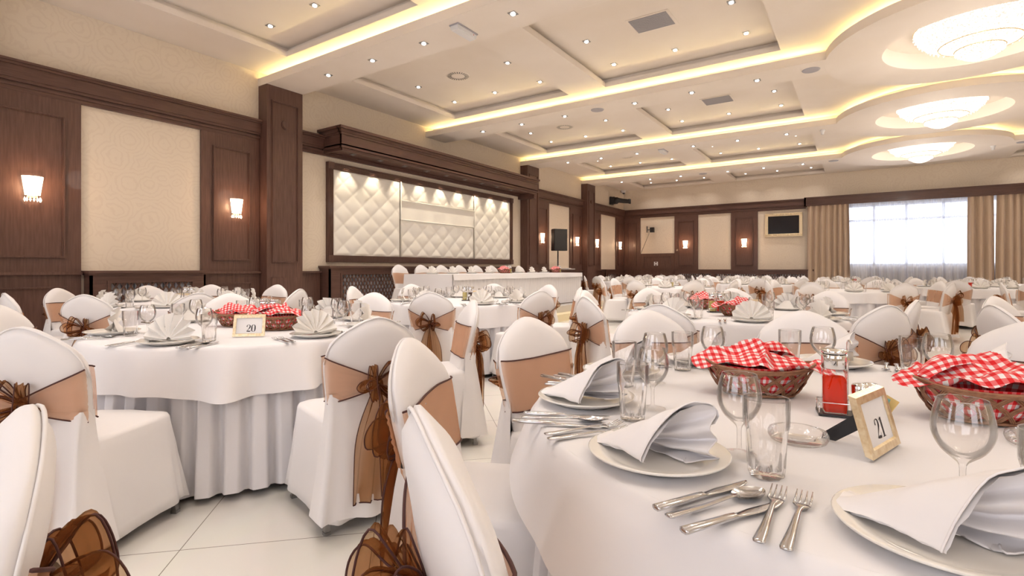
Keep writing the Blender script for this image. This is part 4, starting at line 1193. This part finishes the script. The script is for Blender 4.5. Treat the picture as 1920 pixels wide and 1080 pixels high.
def setup(cx, cy, tname, chairs, places, cloth, spec, lod, cone=False, Rp=.75, dist=1.10, rz=0, jit=True):
    """chairs: list of (angle deg, distance); places: list of angle deg (room angles)"""
    table(cx, cy, tname, cloth, spec, rz)
    ca = [rad(c[0]) for c in chairs]; ro = order(ca, cx, cy) if ca else {}
    for i, c in enumerate(chairs):
        a = rad(c[0]); d = c[1]; f = a + PI + (rad(c[2]) if len(c) > 2 else 0)
        sp_ = CH[i % 3] if lod == 0 else CHLO[i % 2]
        if len(c) > 3: sp_ = CHBIG
        chair(cx + d*cos(a), cy + d*sin(a), f, ORD[ro[i]] + ', ' + tname, 'chairs around the round tables', sp_)
    pa = [rad(p[0] if isinstance(p, tuple) else p) for p in places]; ro = order(pa, cx, cy) if pa else {}
    for i, p in enumerate(places):
        a = pa[i]
        nap = (CONES[i % 3] if cone else (FANS[i % 2] if lod == 0 else FANLO))
        place(cx, cy, a, Rp, ORD[ro[i]] + ', ' + tname, nap, rad(p[1]) if isinstance(p, tuple) else None, cut=lod == 0, hi=lod == 0)

Y_ = 34.0   # degrees between the survey frame and the room
def cam_ch(lst): return [(c[0]+Y_,) + tuple(c[1:]) for c in lst]
# table 21, nearest
T21 = (.01, 1.70)
setup(*T21, 'table twenty-one', cam_ch([(-149.2, .959, -11, 1), (170.2, 1.01), (133.7, .994), (98.6, 1.066, 8), (66.1, 1.11, 2), (31.4, 1.16)]),
      [(-117+Y_, -52+Y_), (-152+Y_, -48+Y_), (172+Y_, -32+Y_), (138+Y_, -16+Y_), (104+Y_, -10+Y_), (64+Y_, -4+Y_), (29+Y_, 2+Y_)],
      cloth_mesh(RT, .135, 5, 8, 4, .035, rad(-163+Y_), 260, .10), TSP, 0, cone=True)
where = 'table twenty-one'
bread_basket(*W(.765, 1.61), rad(Y_-22), 'behind the middle of table twenty-one', 0)
bread_basket(*W(1.215, 1.33), rad(Y_-18), 'at the near side of table twenty-one', 1)
x, y = W(.893, 1.365)
rz = rad(Y_-24)
spawn([('base_tray', CBASE), ('wire_rail', CWIRE), ('handle', CHAND)], 'condiment_caddy', 'small wire condiment caddy with a loop handle on table twenty-one', 'caddy', (x, y, ZT), rz, 'condiment caddies')
R_ = lambda a, b: (x + a*cos(rz) - b*sin(rz), y + a*sin(rz) + b*cos(rz), ZT+.0065)
spawn(BOT['oilred'], 'condiment_bottle', 'square glass bottle of bright red vinegar in the caddy on table twenty-one', 'bottle', R_(-.035, 0), rz, 'condiment bottles')
spawn(SHK['pepper'], 'pepper_shaker', 'small glass pepper shaker with chrome cap beside the red vinegar bottle', 'shaker', R_(.022, -.004), rz, 'salt and pepper shakers')
spawn(SHK['salt'], 'salt_shaker', 'small shaker half hidden behind the pepper on table twenty-one', 'shaker', R_(.048, .014), rz, 'salt and pepper shakers')
for k, (mt, dx, cn) in enumerate((('sachetg', .055, 'green'), ('sachety', .066, 'yellow'))):
    s_ = MB(); s_.box(-.002, .002, -.016, .016, 0, .056)
    o = s_.obj('sugar_sachet', mt, None, R_(dx+.0, -.012+.012*k), rz + .5); o.rotation_euler = (rad(14+8*k), rad(10+14*k), rz+.9); tag(o, 'small %s paper sachet tucked in the caddy on table twenty-one' % cn, 'sachet')
item(ASH, 'glass_ashtray', 'round clear glass ashtray between the tumbler and the number card', 'ashtray', W(.645, 1.165), 0, 'glass ashtrays')
item(ASH, 'glass_ashtray', 'round clear glass ashtray beside the nearer gingham basket', 'ashtray', W(1.16, 1.13), 0, 'glass ashtrays')
number_frame(*W(.785, 1.09), rad(Y_-52), '21', 'twenty-one', 'the nearest table', tilt=.26)

# table 20
T20 = (-3.34, 1.88)
setup(*T20, 'table twenty', cam_ch([(-95, 1.19), (-43, 1.26, -8), (4, 1.17, 14), (72, 1.13), (124, 1.13), (193, 1.12)]),
      [a+Y_ for a in (-95, -152, -38, 4, 40, 70, 110, 150)], cloth_mesh(RT, .215, 8, 15, 4, .03, .9, 300, .085), TSP, 0)
bread_basket(*W(-1.49, 3.30), rad(Y_+12), 'beside the number card of table twenty', 1)
bread_basket(*W(-1.86, 3.50), rad(Y_-10), 'behind the number card of table twenty', 2)
caddy(*W(-1.70, 3.62), rad(Y_), 'table twenty', ('oilred', 'vinegar'))
item(ASH, 'glass_ashtray', 'round clear glass ashtray near the basket on table twenty', 'ashtray', W(-1.28, 3.55), 0, 'glass ashtrays')
item(ASH, 'glass_ashtray', 'round clear glass ashtray before the fan napkin on table twenty', 'ashtray', W(-1.22, 3.22), 0, 'glass ashtrays')
number_frame(*W(-1.50, 2.94), rad(Y_-78), '20', 'twenty', 'table twenty before the gingham baskets')
# table 19
T19 = (-6.38, 2.75)
setup(*T19, 'table nineteen', cam_ch([(-86, 1.15), (-52, 1.15), (-8, 1.15), (69, 1.1), (108, 1.1), (138, 1.1), (180, 1.1), (-125, 1.15)]),
      [a+Y_ for a in (-112, -66, -22, 22, 66, 112, 157, 200)], cloth_mesh(RT, .22, 9, 11, 4, .03, .2, 160, .04), TSP, 0)
caddy(*W(-3.72, 5.95), rad(Y_), 'table nineteen', ('vinegar', 'oilgold'))
item(ASH, 'glass_ashtray', 'round clear glass ashtray at the near edge of table nineteen', 'ashtray', W(-3.70, 5.15), 0, 'glass ashtrays')
number_frame(*W(-3.55, 5.50), rad(Y_-84), '19', 'nineteen', 'table nineteen')
# table 15
T15 = (-4.02, 4.91)
setup(*T15, 'table fifteen', cam_ch([(-97, 1.18), (-54, 1.18), (-5, 1.12), (38, 1.1), (77, 1.1), (128, 1.1), (172, 1.15)]),
      [a+Y_ for a in (-120, -70, -30, 12, 56, 100, 145, 190)], cloth_mesh(RT, .21, 10, 11, 4, .04, .5, 160, .04), TSP, 0)
caddy(*W(-.54, 6.33), rad(Y_), 'table fifteen', ('oilgold', 'vinegar'))
item(ASH, 'glass_ashtray', 'round clear glass ashtray beside card fifteen', 'ashtray', W(-.22, 6.05), 0, 'glass ashtrays')
item(ASH, 'glass_ashtray', 'second round clear glass ashtray, nearer the rim of table fifteen', 'ashtray', W(-.06, 5.88), 0, 'glass ashtrays')
number_frame(*W(-.385, 6.20), rad(Y_-82), '15', 'fifteen', 'table fifteen')
# table 16
T16 = (-.92, 4.84)
setup(*T16, 'table sixteen', cam_ch([(-128, 1.38), (-161, 1.15), (148, 1.12), (107, 1.08), (67, 1.1), (27, 1.08), (-44, .97), (-77, 1.15)]),
      [a+Y_ for a in (-104, -60, -15, 28, 68, 108, 150, -150)], cloth_mesh(RT, .23, 12, 10, 4, .03, .1, 200, .04), TSP, 0)
bread_basket(*W(1.86, 4.27), rad(Y_+4), 'before the caddy on table sixteen', 2)
bread_basket(*W(1.86, 5.02), rad(Y_+30), 'behind the glasses on table sixteen', 0)
caddy(*W(1.83, 4.62), rad(Y_), 'table sixteen', ('oilgold', 'oilred'))
number_frame(*W(2.04, 4.40), rad(Y_-96), '16', 'sixteen', 'table sixteen behind a basket')
# table at the frame edge beside 16
T22 = (2.0, 4.72)
setup(*T22, 'the round table beside table sixteen', [(200, 1.12), (143, 1.1)], [], CLO, TSP, 0)

# far tables: (x, y, name, places)
FAR = [(-3.41, 11.14, 'middle-row table nearest the stage', 8), (-.11, 11.21, 'middle-row table facing the television', 8), (3.3, 11.1, 'middle-row table nearest the window', 8),
       (-5.95, 15.35, 'fourth-row table nearest the stage', 8), (-2.24, 14.45, 'fourth-row table facing the television', 8), (1.89, 14.37, 'fourth-row table before the sheer curtain', 8),
       (5.3, 14.6, 'fourth-row table before the beige curtains', 8), (-6.0, 18.6, 'last-row table nearest the corner', 8), (-3.2, 17.9, 'last-row table below the television', 8),
       (-.2, 17.8, 'last-row table before the sheer curtain', 8), (3.0, 17.7, 'last-row table before the beige curtains', 8)]
for k, (cx, cy, nm, np_) in enumerate(FAR):
    r0 = rnd.uniform(0, 45); ro = rnd.uniform(-6, 6)
    if k == 0: r0 = -56+360
    if k == 1: r0 = 24
    if k == 5: r0 = 30
    ch = [(r0 + i*45 + rnd.uniform(-6, 6), 1.12 + rnd.uniform(-.03, .08)) for i in range(8)]
    pp_ = [r0 + 20 + i*45 + rnd.uniform(-4, 4) for i in range(8)]
    setup(cx, cy, nm, ch, pp_, CLO, TSPLO, 1, rz=rnd.uniform(0, 6))
    caddy(cx+.05, cy-.1, rnd.uniform(0, 3), nm, (('oilred', 'oilgold'), ('oilgold', 'vinegar'), ('oilred', 'vinegar'))[k % 3], lo=True)

# chair at bottom left, turned to a table out of view
bx, by = W(-.779, .804); fa = rad(-129.7+Y_)
chair(bx + .275*cos(fa), by + .275*sin(fa), fa, 'closest to the viewer', 'chairs around the round tables', CHBIG)

# head table on the stage
HX_, HX2, HY0, HY1, HZ = -5.97, -7.15, 6.98, 12.05, 1.05
t = thing('head_table', 'long head table on the stage with a pleated ivory skirt', 'table')
m = MB(); m.box(HX2, HX_, HY0, HY1, HZ-.03, HZ-.004); m.obj('tabletop', 'whitep', t)
m = MB()
per = [(HX_, HY1), (HX_, HY0), (HX2, HY0)]
def skl(pts, z0, z1, pitch, amp, mb):
    for (p, q) in zip(pts[:-1], pts[1:]):
        L = math.hypot(q[0]-p[0], q[1]-p[1]); dx, dy = (q[0]-p[0])/L, (q[1]-p[1])/L; nx, ny = -dy, dx
        n = int(L/pitch)
        def fn(u, v):
            k = u*n; tt = k - int(k); qv = smoothstep(.1, .6, .5-.5*cos(2*PI*tt)); o = .004 + amp*qv*(1.3-.3*v) + .012*(1-v)
            # outward is away from the table's middle
            return (p[0]+dx*L*u - nx*o, p[1]+dy*L*u - ny*o, lerp(z0, z1, v))
        mb.grid(fn, n*6, 3)
skl(per, .32, HZ-.02, .105, .016, m)
m.v = [(x, y, z) for x, y, z in m.v]
m.obj('pleated_skirt', 'skirt', t)
m = MB(); e = .006
m.box(HX2-e, HX_+e+.015, HY0-e-.015, HY1+e, HZ-.004, HZ)
def ov(p0, p1, n_, drop, seed, amp=.012):
    L = math.hypot(p1[0]-p0[0], p1[1]-p0[1])
    m.grid(lambda u, v: (lerp(p0[0], p1[0], u) + n_[0]*(.010 + (1-v)*(.018+amp*sin(u*L*7+seed))), lerp(p0[1], p1[1], u) + n_[1]*(.010+(1-v)*(.018+amp*sin(u*L*7+seed))), HZ - drop*(1-v)*(1+.05*sin(u*L*3+seed)) ), int(L*16)+2, 6)
ov((HX_+.012, HY0-.018), (HX_+.012, HY1), (1, 0), .10, 1); ov((HX2, HY0-.018), (HX_+.012, HY0-.018), (0, -1), .34, 2, .02); ov((HX_+.02, HY1+.01), (HX2, HY1+.01), (0, 1), .2, 3)
o = m.obj('tablecloth', 'cloth'); tag(o, 'long white cloth over the head table on the stage, folded corner at one end', 'tablecloth')
for i in range(8):
    yy = HY0 + .18 + i*.615
    o = chair(-7.22, yy, 0, 'behind the head table, %s from its near end' % nth[i], 'chairs behind the head table', CHLO[i % 2]); o.location.z = .3
    item(PLATELO, 'dinner_plate', 'white dinner plate on the head table, %s from its near end' % nth[i], 'plate', (-6.9, yy+.3), 0, 'dinner plates', HZ)
    item(FANLO, 'fan_napkin', 'cream fan napkin on the head table, %s from its near end' % nth[i], 'napkin', (-6.9, yy+.3), PI/2, 'napkins on the plates', HZ+.01)
for yy, s_, wn in ((9.25, 0, 'near the middle of the head table'), (11.55, 1, 'at the far end of the head table')):
    bread_basket(-6.45, yy, PI/2, wn, s_, HZ, True); caddy(-6.5, yy+.28, PI/2, wn.replace('near ', '').replace('at ', ''), ('oilred', 'oilgold'), HZ, True)
# small stack of papers on the radiator cover by the speaker
m = MB(); m.box(-.2, .2, -.28, .28, 0, .03); m.grid(lambda u, v: (-.22+.46*u, -.3+.6*v, .035+.02*sin(u*5)*v), 8, 6)
tag(m.obj('folded_cloth', 'napkin', None, (XW+.14, 15.55, 1.125), .1), 'folded white cloth lying on the radiator cover beside the loudspeaker', 'cloth')

# ------------------------------------------------------------------ colour management
S.view_settings.view_transform = 'Standard'; S.view_settings.look = 'None'; S.view_settings.gamma = 1
S.view_settings.use_curve_mapping = False
S.view_settings.exposure = .14
try:
    S.cycles.use_denoising = True; S.cycles.denoiser = 'OPENIMAGEDENOISE'
    S.cycles.max_bounces = 5; S.cycles.diffuse_bounces = 3; S.cycles.glossy_bounces = 3; S.cycles.transmission_bounces = 4; S.cycles.transparent_max_bounces = 12
    S.cycles.use_adaptive_sampling = True; S.cycles.adaptive_threshold = .1; S.cycles.adaptive_min_samples = 16
    S.cycles.sample_clamp_indirect = 6; S.cycles.caustics_reflective = False; S.cycles.caustics_refractive = False
except Exception: pass
